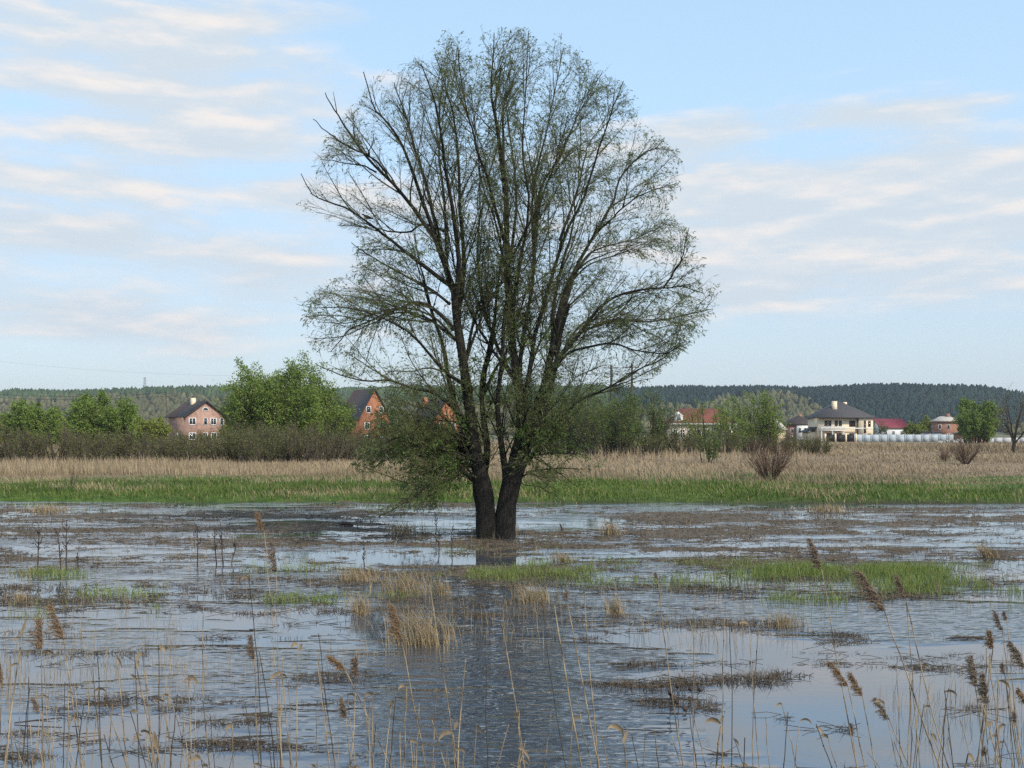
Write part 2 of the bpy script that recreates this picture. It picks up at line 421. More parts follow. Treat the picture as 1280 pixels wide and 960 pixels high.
# ---------------------------------------------------------------- forest on the hills (nobody could count it)
def conifer_proto(rg, pointy):
    k = 7; lv = [(0.0, .10), (.18, .30), (.35, .52), (.55, .48), (.75, .34), (.9, .18), (1.0, .02)] if not pointy else [(0, .05), (.1, .34), (.3, .40), (.5, .32), (.7, .22), (.88, .1), (1, .01)]
    V = []
    for z, r in lv:
        for j in range(k):
            a = j * 2 * math.pi / k + z * 3; rr = r * rg.uniform(.65, 1.3)
            V.append((rr * math.cos(a), rr * math.sin(a), z + rg.uniform(-.05, .05)))
    idx = np.arange(len(lv) * k).reshape(len(lv), k)
    q = np.stack([idx[:-1], np.roll(idx[:-1], -1, 1), np.roll(idx[1:], -1, 1), idx[1:]], -1).reshape(-1, 4)
    return np.array(V), q
def forest(name, label, X, Y, H, Wd, mt, rg):
    protos = [conifer_proto(rg, i == 0) for i in range(8)]
    Z = terrain(X, Y); Vs, qs, rs, off = [], [], [], 0
    pk = rg.integers(0, 8, len(X)); tone = fbm(X * .008 + 50, Y * .008, 3) * 1.6 - .4
    for j, (pv, pq) in enumerate(protos):
        s = np.where(pk == j)[0]; n = len(s)
        if not n: continue
        V = pv[None] * np.stack([Wd[s], Wd[s], H[s]], 1)[:, None, :] + np.stack([X[s], Y[s], Z[s] - .5], 1)[:, None, :]
        Vs.append(V.reshape(-1, 3)); qs.append((pq[None] + (np.arange(n) * len(pv))[:, None, None]).reshape(-1, 4) + off); off += n * len(pv)
        r = np.clip(tone[s] + rg.normal(size=n) * .22, 0, 1)[:, None] + rg.normal(size=(n, len(pv))) * .12
        rs.append(np.clip(r, 0, 1).ravel())
    o = mesh_obj(name, np.concatenate(Vs), np.concatenate(qs), None, mt, rnd=np.concatenate(rs))
    return tag(o, label, 'forest', kind='stuff')
rg = np.random.default_rng(21)
N_ = 24000
X = rg.uniform(-760, 780, N_); Y = rg.uniform(860, 1360, N_)
pxs = 640 + X / Y * F
den = fbm(X * .01, Y * .01, 3)
lim = np.interp(pxs, [-200, 180, 300, 640, 800, 870, 960, 1010, 1060, 1400], [1190, 1190, 1170, 1130, 1060, 1100, 1200, 1130, 880, 870]) + (den - .5) * 160
isC = (Y > lim)
right = X > 110 + 60 * (den - .5)
keep = isC & ~right
forest('sunlit_pine_forest', 'green pine forest along the left ridge and behind the great tree', X[keep], Y[keep], rg.uniform(8, 13.5, keep.sum()), rg.uniform(5, 8, keep.sum()), M['pine'], rg)
keep = isC & right
forest('shaded_conifer_forest', 'blue green conifer forest with cloud shadow in its colour covering the right hill', X[keep], Y[keep], rg.uniform(8, 13.5, keep.sum()), rg.uniform(5, 8, keep.sum()), M['conifer'], rg)
keep = (~isC) & (rg.uniform(0, 1, N_) < .38)
forest('bare_wood', 'brownish leafless wood on the lower hill slopes', X[keep], Y[keep], rg.uniform(6, 11, keep.sum()), rg.uniform(5, 9, keep.sum()), M['decid'], rg)

# ---------------------------------------------------------------- plants: prototypes
def plant_mesh(seed, H, Wd, nst, leafL, leafW, per, bare=False, rt=.03, single=False, lean=.9, twk=3, base_h=0.0, levels=3, tr=1.0, basew=.24, t0=.12, hv=.80):
    """-> trunk (V,q), crown twigs (V,q,r), leaves (V,q,r)"""
    rg = np.random.default_rng(seed)
    n = 9; st = np.zeros((nst, n, 3))
    az_ = rg.uniform(0, 2 * math.pi, nst); sp_ = np.sqrt(rg.uniform(.02, 1, nst))
    hgt = H * np.sqrt(1 - (.86 * sp_) ** 2) * rg.uniform(hv, 1.0, nst) * .98
    ex = Wd * .5 * sp_ * rg.uniform(.7, .95, nst)
    s = np.linspace(0, 1, n)
    for i in range(n):
        f = s[i]
        rad = ex * (f ** (1.0 if single else .8)) * (0.0 if (single and f < base_h) else 1)
        if single: rad = ex * np.clip((f - base_h) / (1 - base_h), 0, 1) ** .85
        st[:, i, 0] = np.cos(az_) * rad; st[:, i, 1] = np.sin(az_) * rad; st[:, i, 2] = hgt * f
    if not single:
        bs = np.sqrt(rg.uniform(0, 1, (nst, 1, 1))) * Wd * basew; ba = (az_ + rg.normal(size=nst) * .5)[:, None, None]
        st[:, :, :2] += np.concatenate([np.cos(ba) * bs, np.sin(ba) * bs], 2) * np.linspace(1, .35, n)[None, :, None]
    st[:, 1:] += np.cumsum(rg.normal(size=(nst, n - 1, 3)) * H * .008, 1)
    st[:, 0, 2] = -.1
    rr = rt * H * tr * np.linspace(1, .22, n)[None] * rg.uniform(.6, 1, (nst, 1))
    V1, q1 = tubes(st, rr, 5)
    b2, r2 = grow(st, rr, H * .050, t0 if not single else max(.3, base_h), 1, 34, H * .30, 5, up=.14, droop=.06, wig=.10, rg=rg, rk=.010)
    b3, r3 = grow(b2, r2, H * .034, .1, 1, 36, H * .13, 4, up=.06, droop=.08, wig=.13, rg=rg, rk=.012)
    V2, q2 = tubes(b2, r2, 3); V3, q3 = tubes(b3, np.maximum(r3, .0), 3)
    Vt = np.concatenate([V2, V3]); qt = np.concatenate([q2, q3 + len(V2)])
    rtw = np.concatenate([np.repeat(rg.uniform(0, 1, len(b2)), 15), np.repeat(rg.uniform(0, 1, len(b3)), 12)])
    lv = None
    if not bare:
        allb = b3
        lv = leaves(allb, per * (6.6 if per > 2 else 3.6), leafL * .72, leafW * 1.08, droop=.15, spread=.8, jit=H * .022, rg=rg)
    return (V1, q1), (Vt, qt, rtw), lv

def make_plant(name, label, cat, loc, seed, leafmat, twigmat='shrub_twig', trunkmat='trunk', group=None, rz=0, sc=1.0, **k):
    root = empty(name, loc, rz, sc); tag(root, label, cat, group)
    (V1, q1), (V2, q2, r2), lv = plant_mesh(seed, **k)
    mesh_obj('trunk', V1, q1, None, M[trunkmat], root, smooth=True)
    cr = mesh_obj('crown' if lv is not None else 'twigs', V2, q2, None, M[twigmat], root, rnd=r2)
    if lv is not None:
        mesh_obj('foliage', lv[0], lv[1], None, M[leafmat], cr, rnd=lv[2])
    return root

def gz(x, y): return float(terrain(np.array([x]), np.array([y]))[0])
def place(o, px, Y, sc, rz, label=None, group=None):
    c = copy_tree(o); x = gx(px, Y); c.location = (x, Y, gz(x, Y) - .03); c.scale = sc if isinstance(sc, tuple) else (sc,) * 3
    c.rotation_euler = (0, 0, rz)
    if label: c['label'] = label
    if group: c['group'] = group
    return c
def loc(px, Y): x = gx(px, Y); return (x, Y, gz(x, Y) - .03)

# --- left: rounded green willows behind the thicket
make_plant('willow_bush', 'rounded mid green willow bush at the far left edge, before the hill meadow', 'bush', loc(38, 165), 1, 'green_leaf', H=6.6, Wd=9, nst=40, hv=.93, leafL=.34, leafW=.10, per=3.0)
make_plant('willow_bush', 'fresh green willow bush with ragged top between round bush and brick house', 'bush', loc(130, 150), 2, 'green_leaf', H=7.4, Wd=10.2, nst=40, hv=.86, leafL=.30, leafW=.09, per=2.4)
make_plant('willow_tree', 'big broad green willow tree right of the brick house with dark roof', 'tree', loc(352, 120), 3, 'green_leaf', H=9.6, Wd=14.5, nst=56, hv=.88, leafL=.26, leafW=.07, per=2.6)
make_plant('willow_tree', 'lower green willow joined to the right side of the big broad willow', 'tree', loc(402, 128), 4, 'dark_leaf', H=6.6, Wd=8, nst=36, hv=.9, leafL=.26, leafW=.07, per=2.0)
yb = make_plant('yellow_bush', 'bright yellow green bush low beside the wall of the left brick house', 'bush', loc(190, 195), 5, 'yellow_leaf', H=4.6, Wd=6.5, nst=16, leafL=.32, leafW=.12, per=3.0)
place(yb, 90, 230, 1.25, 1.2, 'yellow green bush peeping out left of the ragged green willow bush')
place(yb, 176, 210, 1.15, 2.2, 'larger yellow bush tucked behind the right side of the ragged willow bush')
place(yb, 292, 185, .8, 4.0, 'yellow green bush at the right foot of the left brick house')
place(yb, 8, 220, 1.0, 3.0, 'yellow green bush cut by the left picture edge behind round bush')
# --- olive thicket along the reeds
th = [make_plant('thicket_shrub', 'olive brown twiggy shrub in the dense thicket behind the reed belt', 'shrub', loc(20, 84), 11 + i, 'olive_leaf', H=3.2, Wd=4.6, nst=26, leafL=.15, leafW=.035, per=p_, group='thicket shrubs behind the left reeds')
      for i, p_ in enumerate((.36, .16, .55))]
th[1].location = loc(70, 88); th[2].location = loc(285, 86)
spots = [(45, 86, .95, 0), (135, 88, .95, 1), (205, 90, .95, 0), (300, 88, 1.0, 1), (335, 92, 1.05, 2), (390, 93, 1.1, 0), (-30, 86, 1.0, 1), (112, 84, 1.0, 0), (150, 90, 1.08, 2), (190, 85, .95, 1), (225, 84, 1.0, 0), (255, 90, 1.05, 2), (320, 84, .98, 2), (350, 90, 1.12, 0), (375, 85, 1.05, 1), (405, 88, 1.2, 1), (432, 92, 1.25, 0), (458, 86, 1.1, 1), (485, 90, 1.2, 2), (510, 95, 1.15, 0), (540, 92, 1.1, 1), (20, 96, 1.15, 1), (95, 98, 1.15, 0), (172, 99, 1.15, 1), (240, 99, 1.12, 0), (310, 99, 1.3, 1), (365, 100, 1.35, 1), (420, 101, 1.4, 1), (470, 102, 1.4, 2), (575, 98, 1.1, 2), (-70, 92, 1.1, 0)]
for i, (px, Y, s, k) in enumerate(spots):
    if 405 < px < 520: s = min(s, .92)
    place(th[k], px, Y, (s, s, s * (.78 if px < 300 else .92) * rng.uniform(.88, 1.12)), rng.uniform(0, 6.28))
# --- right: loose willows
t1 = make_plant('willow_tree', 'dark green loose willow with several trunks right behind the great tree', 'tree', loc(758, 112), 31, 'dark_leaf', H=7.0, Wd=8.4, nst=24, leafL=.22, leafW=.055, per=1.7, rt=.022, trunkmat='trunk')
t2 = make_plant('willow_tree', 'open crowned green willow left of the mansion with red roof', 'tree', loc(800, 118), 32, 'dark_leaf', H=7.2, Wd=9, nst=26, leafL=.22, leafW=.055, per=1.6, rt=.022)
make_plant('willow_tree', 'light green thin willow standing before the mansion with red roof', 'tree', loc(892, 125), 33, 'green_leaf', H=6.0, Wd=7.4, nst=20, leafL=.22, leafW=.05, per=1.1, rt=.02)
make_plant('willow_tree', 'green willow with visible dark stems at the right end of the mansion', 'tree', loc(940, 135), 34, 'green_leaf', H=7.0, Wd=9.5, nst=28, hv=.88, leafL=.24, leafW=.06, per=1.7, rt=.022)
place(t1, 700, 116, .92, 2.2, 'dark green willow half hidden behind the great tree trunks, nearest them')
place(t2, 728, 130, 1.0, 1.1, 'tall dark willow hidden behind the loose multi trunk willow')
place(th[2], 850, 118, .95, 1.0, 'low green shrub under the thin willow before the mansion', 'shrubs below the right willows')
place(th[2], 815, 112, .85, 2.0, 'low green shrub at the foot of the open crowned willow', 'shrubs below the right willows')
place(th[0], 905, 122, .85, 3.0, 'olive shrub between the thin willow and the willow with dark stems', 'shrubs below the right willows')
place(th[0], 770, 112, .9, 5.0, 'olive shrub filling the gap at the dark loose willow stems', 'shrubs below the right willows')
place(th[1], 938, 124, .85, 3.7, 'brown shrub below the willow at the right end of the mansion', 'shrubs below the right willows')
# dark bramble hedge
hp = make_plant('bramble_shrub', 'dark brown bramble shrub nearest the red twig bush in the low hedge', 'shrub', loc(975, 118), 41, 'olive_leaf', H=2.3, Wd=3.6, nst=26, leafL=.14, leafW=.03, per=.35)
for i, (px, w) in enumerate(((995, 'second'), (1012, 'third'), (1026, 'fourth and rightmost'))):
    place(hp, px, 119 + i, 1.0 - .05 * i, 1.3 * i + .5, 'dark brown bramble shrub, %s in the low hedge before the brick house' % w)
sm = make_plant('small_tree', 'small green tree with forked stem standing in the dry grass', 'tree', loc(884, 86), 42, 'dark_leaf', H=2.7, Wd=2.3, nst=9, leafL=.12, leafW=.03, per=1.0, rt=.02)
rb = make_plant('bare_bush', 'leafless red brown bush at the edge of the green shore grass', 'bush', loc(963, 57), 43, None, 'red_twig', 'red_twig', H=2.5, Wd=3.3, nst=40, leafL=.1, leafW=.02, per=0, bare=True, rt=.009, basew=.06)
place(rb, 1207, 84, (.95, .95, .85), 2, 'leafless rounded bush out in the dry field below the concrete fence')
place(rb, 1180, 90, .5, 4, 'tiny leafless bush in the dry field left of the rounded leafless bush')
make_plant('round_tree', 'round dark green tree right of the flat roofed brick house', 'tree', loc(1219, 225), 44, 'green_leaf', H=8.8, Wd=10, nst=20, leafL=.40, leafW=.13, per=2.4, rt=.02)
make_plant('bare_tree', 'tall bare tree at the right picture edge with one dark trunk', 'tree', loc(1268, 125), 45, 'olive_leaf', 'shrub_twig', H=8.6, Wd=6.4, nst=8, leafL=.12, leafW=.03, per=.2, rt=.018, single=True, base_h=.28)
place(yb, 1145, 285, (1.1, 1.1, 1.0), 2.0, 'yellow green bush right of the white house with maroon roof')
place(yb, 1165, 360, 1.5, 3.0, 'yellow green trees behind the flat roofed brick house')
place(yb, 1017, 320, 1.2, 1.5, 'yellow green bush between brick villa and cream house')
place(sm, 1094, 300, (2.6, 2.6, 2.2), 1.5, 'olive tree in the gap between cream house and white house')
make_plant('sapling', 'thin dark leafless sapling in the shore grass at far left', 'sapling', loc(87, 47.5), 46, None, 'shrub_twig', 'trunk', H=1.55, Wd=.7, nst=3, leafL=.1, leafW=.02, per=0, bare=True, rt=.014)

# ---------------------------------------------------------------- buildings
def brick(name, c1, c2, mortar, sc=1.0):
    m = bpy.data.materials.new(name); m.use_nodes = True; nt = m.node_tree; b = nt.nodes['Principled BSDF']
    b.inputs['Roughness'].default_value = .9; b.inputs['Specular IOR Level'].default_value = .15
    t = nt.nodes.new('ShaderNodeTexCoord'); sx = nt.nodes.new('ShaderNodeSeparateXYZ'); nt.links.new(t.outputs['Object'], sx.inputs[0])
    ad = nt.nodes.new('ShaderNodeMath'); ad.operation = 'ADD'; nt.links.new(sx.outputs[0], ad.inputs[0]); nt.links.new(sx.outputs[1], ad.inputs[1])
    cb = nt.nodes.new('ShaderNodeCombineXYZ'); nt.links.new(ad.outputs[0], cb.inputs[0]); nt.links.new(sx.outputs[2], cb.inputs[1])
    br = nt.nodes.new('ShaderNodeTexBrick'); br.inputs['Scale'].default_value = 2.2 * sc
    br.inputs['Color1'].default_value = (*c1, 1); br.inputs['Color2'].default_value = (*c2, 1); br.inputs['Mortar'].default_value = (*mortar, 1)
    br.inputs['Mortar Size'].default_value = .03; nt.links.new(cb.outputs[0], br.inputs['Vector'])
    nz = nt.nodes.new('ShaderNodeTexNoise'); nz.inputs['Scale'].default_value = 1.1; nz.inputs['Detail'].default_value = 6; nt.links.new(t.outputs['Object'], nz.inputs['Vector'])
    mr = nt.nodes.new('ShaderNodeMapRange'); mr.inputs['From Min'].default_value = .3; mr.inputs['From Max'].default_value = .7; mr.inputs['To Min'].default_value = .75; mr.inputs['To Max'].default_value = 1.2
    nt.links.new(nz.outputs[0], mr.inputs['Value'])
    mx = nt.nodes.new('ShaderNodeMix'); mx.data_type = 'RGBA'; mx.blend_type = 'MULTIPLY'; mx.inputs['Factor'].default_value = 1
    nt.links.new(br.outputs['Color'], mx.inputs['A']); nt.links.new(mr.outputs[0], mx.inputs['B']); nt.links.new(mx.outputs['Result'], b.inputs['Base Color'])
    return m
M['brick_pink'] = brick('pink_brick', (.36, .18, .13), (.44, .26, .19), (.42, .34, .28))
M['brick_orange'] = brick('orange_brick', (.33, .11, .05), (.38, .145, .07), (.40, .22, .14))
M['brick_red'] = brick('red_brick', (.30, .12, .07), (.36, .16, .10), (.34, .24, .18))
M['roof_dark'] = mat('dark_roof', (.045, .034, .033), (.075, .058, .055), 3, .7, stretch=(1, 1, 4))
M['roof_grey'] = mat('grey_roof', (.060, .056, .058), (.095, .088, .088), 3, .7, stretch=(1, 1, 4))
M['roof_red'] = mat('red_brown_roof', (.17, .050, .035), (.24, .08, .055), 3, .7, stretch=(1, 1, 4))
M['roof_maroon'] = mat('maroon_roof', (.17, .025, .04), (.22, .04, .055), 3, .55)
M['roof_pale'] = mat('pale_roof', (.42, .38, .32), (.55, .50, .43), 3, .8)
M['cream'] = mat('cream_render', (.76, .62, .42), (.82, .69, .50), 1.5, .9)
M['pale'] = mat('pale_render', (.62, .60, .54), (.74, .72, .66), 1.5, .9)
M['white'] = mat('white_paint', (.72, .71, .69), (.80, .79, .77), 2, .6)
M['grey'] = mat('grey_render', (.40, .40, .40), (.52, .52, .51), 1.5, .9)
M['concrete'] = mat('pale_concrete', (.34, .40, .43), (.48, .53, .55), 1.2, .9, stretch=(.6, .6, 1.4))
M['pane'] = mat('window_glass', (.03, .035, .04), rough=.12, spec=.5)
M['brownframe'] = mat('brown_frame', (.12, .045, .02), (.17, .07, .035), 6, .5)
M['black'] = mat('black_metal', (.014, .013, .014), (.03, .027, .026), 5, .5)
M['metal'] = mat('grey_metal', (.20, .20, .21), (.28, .28, .29), 3, .5)
M['wood'] = mat('pole_wood', (.07, .055, .042), (.12, .10, .08), 6, .9, stretch=(3, 3, .4))
M['rubble'] = mat('rubble', (.25, .22, .18), (.5, .47, .42), 2.5, .95)

def window(parent, face, u, z, w, h, frame='white', half=False, d=0.0):
    """face: 'f' front (-y, at y=d), 'r' right (+x, at x=d), 'l' left (-x, at x=d); u along the wall"""
    def bx(mb, u0, u1, a, b_, z0, z1):
        if face == 'f': mb.box(u0, u1, d - b_, d - a, z0, z1)
        elif face == 'r': mb.box(d + a, d + b_, u0, u1, z0, z1)
        else: mb.box(d - b_, d - a, u0, u1, z0, z1)
    t = max(.09, min(w, h) * .11)
    f = MB()
    if half:
        n = 10; ring = []
        for rr in (w / 2, w / 2 - t):
            ring.append([(u + rr * math.cos(math.pi * i / n), z + rr * math.sin(math.pi * i / n)) for i in range(n + 1)])
        conv = lambda p, a: (p[0], d - a, p[1]) if face == 'f' else ((d + a, p[0], p[1]) if face == 'r' else (d - a, p[0], p[1]))
        V = [conv(p, .08) for p in ring[0]] + [conv(p, .08) for p in ring[1]] + [conv(p, -.02) for p in ring[0]]
        q = [(i, i + 1, n + 2 + i, n + 1 + i) for i in range(n)] + [(i, 2 * n + 2 + i, 2 * n + 3 + i, i + 1) for i in range(n)]
        f.add(V, q); bx(f, u - w / 2, u + w / 2, .002, .09, z - t, z)
        fo = f.build('window', M[frame], parent)
        p = MB(); V = [conv((u, z), .03)] + [conv(q_, .03) for q_ in ring[1]]
        p.add(V, (), [(0, i, i + 1) for i in range(1, n + 1)]); p.build('pane', M['pane'], fo); return
    bx(f, u - w / 2, u - w / 2 + t, -.02, .08, z, z + h); bx(f, u + w / 2 - t, u + w / 2, -.02, .08, z, z + h)
    bx(f, u - w / 2 + t, u + w / 2 - t, -.02, .08, z, z + t); bx(f, u - w / 2 + t, u + w / 2 - t, -.02, .08, z + h - t, z + h)
    if w > .9: bx(f, u - t * .3, u + t * .3, -.02, .07, z + t, z + h - t)
    fo = f.build('window', M[frame], parent)
    p = MB(); bx(p, u - w / 2 + t * .9, u + w / 2 - t * .9, .005, .03, z + t * .9, z + h - t * .9); p.build('pane', M['pane'], fo)

def gable_wall(x0, x1, y0, y1, h, rise, axis='y'):
    """box with gables; axis = direction of the ridge"""
    mb = MB()
    if axis == 'y':
        xm = (x0 + x1) / 2; P = [(x0, 0), (x1, 0), (x1, h), (xm, h + rise), (x0, h)]
        V = [(x, y, z) for y in (y0, y1) for (x, z) in P]
    else:
        ym = (y0 + y1) / 2; P = [(y0, 0), (y1, 0), (y1, h), (ym, h + rise), (y0, h)]
        V = [(x, y, z) for x in (x0, x1) for (y, z) in P]
    mb.add(V, [(0, 1, 6, 5), (1, 2, 7, 6), (2, 3, 8, 7), (3, 4, 9, 8), (4, 0, 5, 9), (0, 4, 2, 1), (5, 6, 7, 9)], [(4, 3, 2), (9, 7, 8)])
    return mb
def gable_roof(x0, x1, y0, y1, h, rise, axis='y', ov=.6, th=.22):
    mb = MB()
    if axis == 'y': a0, a1, b0, b1 = x0, x1, y0, y1
    else: a0, a1, b0, b1 = y0, y1, x0, x1
    am = (a0 + a1) / 2; sl = rise / (am - a0); e = .03
    prof = [(a0 - ov, h - ov * sl + e), (am, h + rise + e), (a1 + ov, h - ov * sl + e), (a1 + ov, h - ov * sl + th + e), (am, h + rise + th + e), (a0 - ov, h - ov * sl + th + e)]
    f = (lambda a, b_, z: (a, b_, z)) if axis == 'y' else (lambda a, b_, z: (b_, a, z))
    V = [f(a, b_, z) for b_ in (b0 - ov, b1 + ov) for a, z in prof]
    q = [(i, (i + 1) % 6, 6 + (i + 1) % 6, 6 + i) for i in range(6)] + [(0, 1, 4, 5), (1, 2, 3, 4), (6, 11, 10, 7), (7, 10, 9, 8)]
    return mb.add(V, q)
def hip_roof(x0, x1, y0, y1, h, rise, ridge=0.0, ov=.6, th=.2, cx=None):
    mb = MB(); X0, X1, Y0, Y1 = x0 - ov, x1 + ov, y0 - ov, y1 + ov; xm = (X0 + X1) / 2 if cx is None else cx; ym = (Y0 + Y1) / 2
    V = [(X0, Y0, h + .02), (X1, Y0, h + .02), (X1, Y1, h + .02), (X0, Y1, h + .02), (X0, Y0, h + th), (X1, Y0, h + th), (X1, Y1, h + th), (X0, Y1, h + th), (xm - ridge / 2, ym, h + rise), (xm + ridge / 2 + .01, ym, h + rise)]
    return mb.add(V, [(0, 3, 2, 1), (0, 1, 5, 4), (1, 2, 6, 5), (2, 3, 7, 6), (3, 0, 4, 7), (4, 5, 9, 8), (6, 7, 8, 9)], [(5, 6, 9), (7, 4, 8)])
def bxm(*a): return MB().box(*a)
def site(name, px, Y, rz, label, cat='house', group=None):
    x = gx(px, Y); return tag(empty(name, (x, Y, gz(x, Y) - .15), rz), label, cat, group)

# pink brick house, far left; gable faces front right
h = site('brick_house', 254, 240, R(44), 'two storey pink brick house with dark brown gable roof at far left')
gable_wall(-4.6, 4.6, -1, 7.0, 6.1, 3.1).build('wall', M['brick_pink'], h)
rf = gable_roof(-4.6, 4.6, -1, 7.0, 6.1, 3.1).build('roof', M['roof_dark'], h)
bxm(-1.3, -.4, 2.5, 3.4, 7.5, 10.1).build('chimney', M['cream'], rf)
for u, w in ((-3.1, 1.7), (0, .9), (1.9, 1.5), (3.9, .9)): window(h, 'f', u, 4.1, w, 1.6, d=-1)
for u, w in ((-3.1, 1.7), (0, 1.0), (2.0, 1.4), (4.0, .9)): window(h, 'f', u, .9, w, 1.6, d=-1)
window(h, 'f', 0, 7.3, 1.5, 1.0, half=True, d=-1)
window(h, 'l', 3.2, .9, 1.2, 1.5, d=-4.6)
mb = MB(); [mb.box(-6.1, -5.95, y, y + .15, 0, 5.4) for y in (5.3, 7.0)]; [mb.box(-6.1, -5.95, 5.45, 7.0, z, z + .12) for z in (1.2, 2.4, 3.6, 4.8)]; mb.build('scaffold', M['wood'], h)

# orange brick house behind the left limbs of the willow
h = site('orange_house', 466, 200, R(28), 'tall orange brick house with dark steep roof behind left limbs of the great tree')
gable_wall(-2.9, 2.9, -1, 10, 5.2, 5.0).build('wall', M['brick_orange'], h)
gable_roof(-2.9, 2.9, -1, 10, 5.2, 5.0, ov=.35).build('roof', M['roof_dark'], h)
for u in (-1.2, 1.2): window(h, 'f', u, 6.0, .9, 1.2, d=-1)
for u in (-1.5, 1.5): window(h, 'f', u, 3.0, 1.0, 1.3, d=-1); window(h, 'f', u, .7, 1.0, 1.3, d=-1)
h = site('orange_house', 556, 205, R(30), 'orange brick house with dark roof glimpsed just left of the great trunks')
gable_wall(-2.6, 2.6, -1, 9, 5.0, 3.6).build('wall', M['brick_orange'], h)
rf = gable_roof(-2.6, 2.6, -1, 9, 5.0, 3.6, ov=.35).build('roof', M['roof_dark'], h)
bxm(-1.2, -.4, 6.5, 7.3, 7, 9.2).build('chimney', M['brick_orange'], rf)
for u in (-1.2, 1.2): window(h, 'f', u, 3.0, .9, 1.3, d=-1); window(h, 'f', u, .7, .9, 1.3, d=-1)
# small houses seen through the willow, right
h = site('small_house', 674, 205, R(12), 'small pale house with orange red roof glimpsed right of the great trunks')
gable_wall(-2.2, 2.2, 0, 6, 2.6, 1.4).build('wall', M['pale'], h); gable_roof(-2.2, 2.2, 0, 6, 2.6, 1.4, ov=.4).build('roof', M['brick_orange'], h)
for u in (-1, 1): window(h, 'f', u, .9, .9, 1.2)
h = site('cream_cottage', 732, 210, R(-10), 'cream cottage with red roof half hidden behind dark loose willow')
gable_wall(-3, 3, 0, 6, 3.0, 1.8, 'x').build('wall', M['cream'], h); gable_roof(-3, 3, 0, 6, 3.0, 1.8, 'x', ov=.4).build('roof', M['roof_red'], h)
for u in (-1.6, .2, 1.9): window(h, 'f', u, .9, .9, 1.3)
# mansion with red roof
h = site('mansion', 877, 240, R(0), 'wide cream mansion with red brown hipped roof, white dormer and columned porch')
bxm(-7, 7, 0, 10, 0, 4.4).build('wall', M['cream'], h)
rf = hip_roof(-7, 7, 0, 10, 4.4, 3.4, 8).build('roof', M['roof_red'], h)
bxm(-7.65, 7.65, -.66, -.56, 4.15, 4.45).build('cornice', M['white'], h)
dm = MB(); dm.box(-5.9, -4.1, -.05, 2.4, 4.7, 6.1); dm.add([(-6.1, -.2, 6.1), (-3.9, -.2, 6.1), (-5, -.2, 7.0), (-6.1, 3, 6.1), (-3.9, 3, 6.1), (-5, 3, 7.0)], [(0, 2, 5, 3), (1, 4, 5, 2), (0, 3, 4, 1)], [(0, 1, 2), (3, 5, 4)])
dmo = dm.build('dormer', M['white'], rf)
window(h, 'f', -5, 5.0, 1.0, .9, d=-.05)
for u in (-5.8, -4.2, -2.4, -.6, 1.2): window(h, 'f', u, 1.2, 1.1, 2.0)
for x in (3.0, 4.4, 5.8, 6.8): MB().tube([(x, -1.6, 0), (x, -1.6, .3), (x, -1.6, 3.7), (x, -1.6, 4.0)], [.28, .22, .2, .28], 8).build('column', M['white'], h)
bxm(2.6, 7.2, -2.0, -.68, 4.02, 4.4).build('porch_roof', M['white'], h)
for u in (3.6, 5.6): window(h, 'f', u, 1.0, 1.2, 2.3)
# cream gabled cottage right of the tree
h = site('cream_cottage', 964, 260, R(-25), 'small cream cottage with yellowish gable between the green willow and brick villa')
gable_wall(-2.2, 2.2, 0, 6, 3.4, 2.2).build('wall', M['cream'], h); gable_roof(-2.2, 2.2, 0, 6, 3.4, 2.2, ov=.4).build('roof', M['roof_pale'], h)
for u in (-1, 1): window(h, 'f', u, 1.2, .8, 1.3)
# brick villa
h = site('brick_villa', 1002, 300, R(0), 'red brick villa with dark brown hipped roof left of the cream house')
bxm(-3.7, 3.7, 0, 7, 0, 4.5).build('wall', M['brick_red'], h); rf = hip_roof(-3.7, 3.7, 0, 7, 4.5, 2.6, .6).build('roof', M['roof_dark'], h)
bxm(.1, .9, 3.2, 4, 6.2, 7.6).build('chimney', M['brick_red'], rf)
by = MB(); by.box(-1.5, 1.5, -1.0, -.005, 0, 4.3); by.build('bay', M['pale'], h)
for u in (-.8, .8): window(h, 'f', u, 2.2, .9, 1.5, d=-1.0)
for u in (-2.6, 2.6): window(h, 'f', u, 2.2, .8, 1.4); window(h, 'f', u, .5, .8, 1.2)
# big cream house
Yc = 270
h = site('cream_house', 1056.5, Yc, R(0), 'large two storey cream house with tall dark hipped roof, balcony and pale chimneys')
w = MB(); w.box(-6.5, 3.2, 0, 10, 0, 6.0); w.box(3.2, 6.6, -.8, 10, 0, 6.0); w.build('wall', M['cream'], h)
rf = hip_roof(-6.5, 6.6, -.8, 10, 6.0, 4.2, 1.2, ov=.55, cx=-.4).build('roof', M['roof_grey'], h)
bxm(-2.6, -1.5, 1.6, 2.6, 7.4, 10.2).build('chimney', M['cream'], rf); bxm(1.4, 2.2, 5.8, 6.6, 8.6, 10.1).build('chimney', M['cream'], rf)
dd = MB(); dd.box(3.5, 5.2, 1.2, 4, 6.7, 7.5); dd.build('dormer', M['roof_grey'], rf)
bxm(-6.56, 6.66, -.86, -.805, 3.35, 3.6).build('string_course', M['white'], h)
for u in (-4.7, -3.8, -2.2, -1.2, 1.4, 2.1): window(h, 'f', u, 3.9, .75, 1.5, 'brownframe'); window(h, 'f', u, .7, .75, 1.6, 'brownframe')
window(h, 'f', 4.6, 2.3, .5, 3.1, 'brownframe', d=-.8); window(h, 'f', 5.7, 3.9, .6, 1.4, 'brownframe', d=-.8); window(h, 'f', 5.7, .8, .6, 1.4, 'brownframe', d=-.8)
MB().tube([(3.05, -.12, .1), (3.05, -.12, 6)], .09, 6).build('downpipe', M['brownframe'], h)
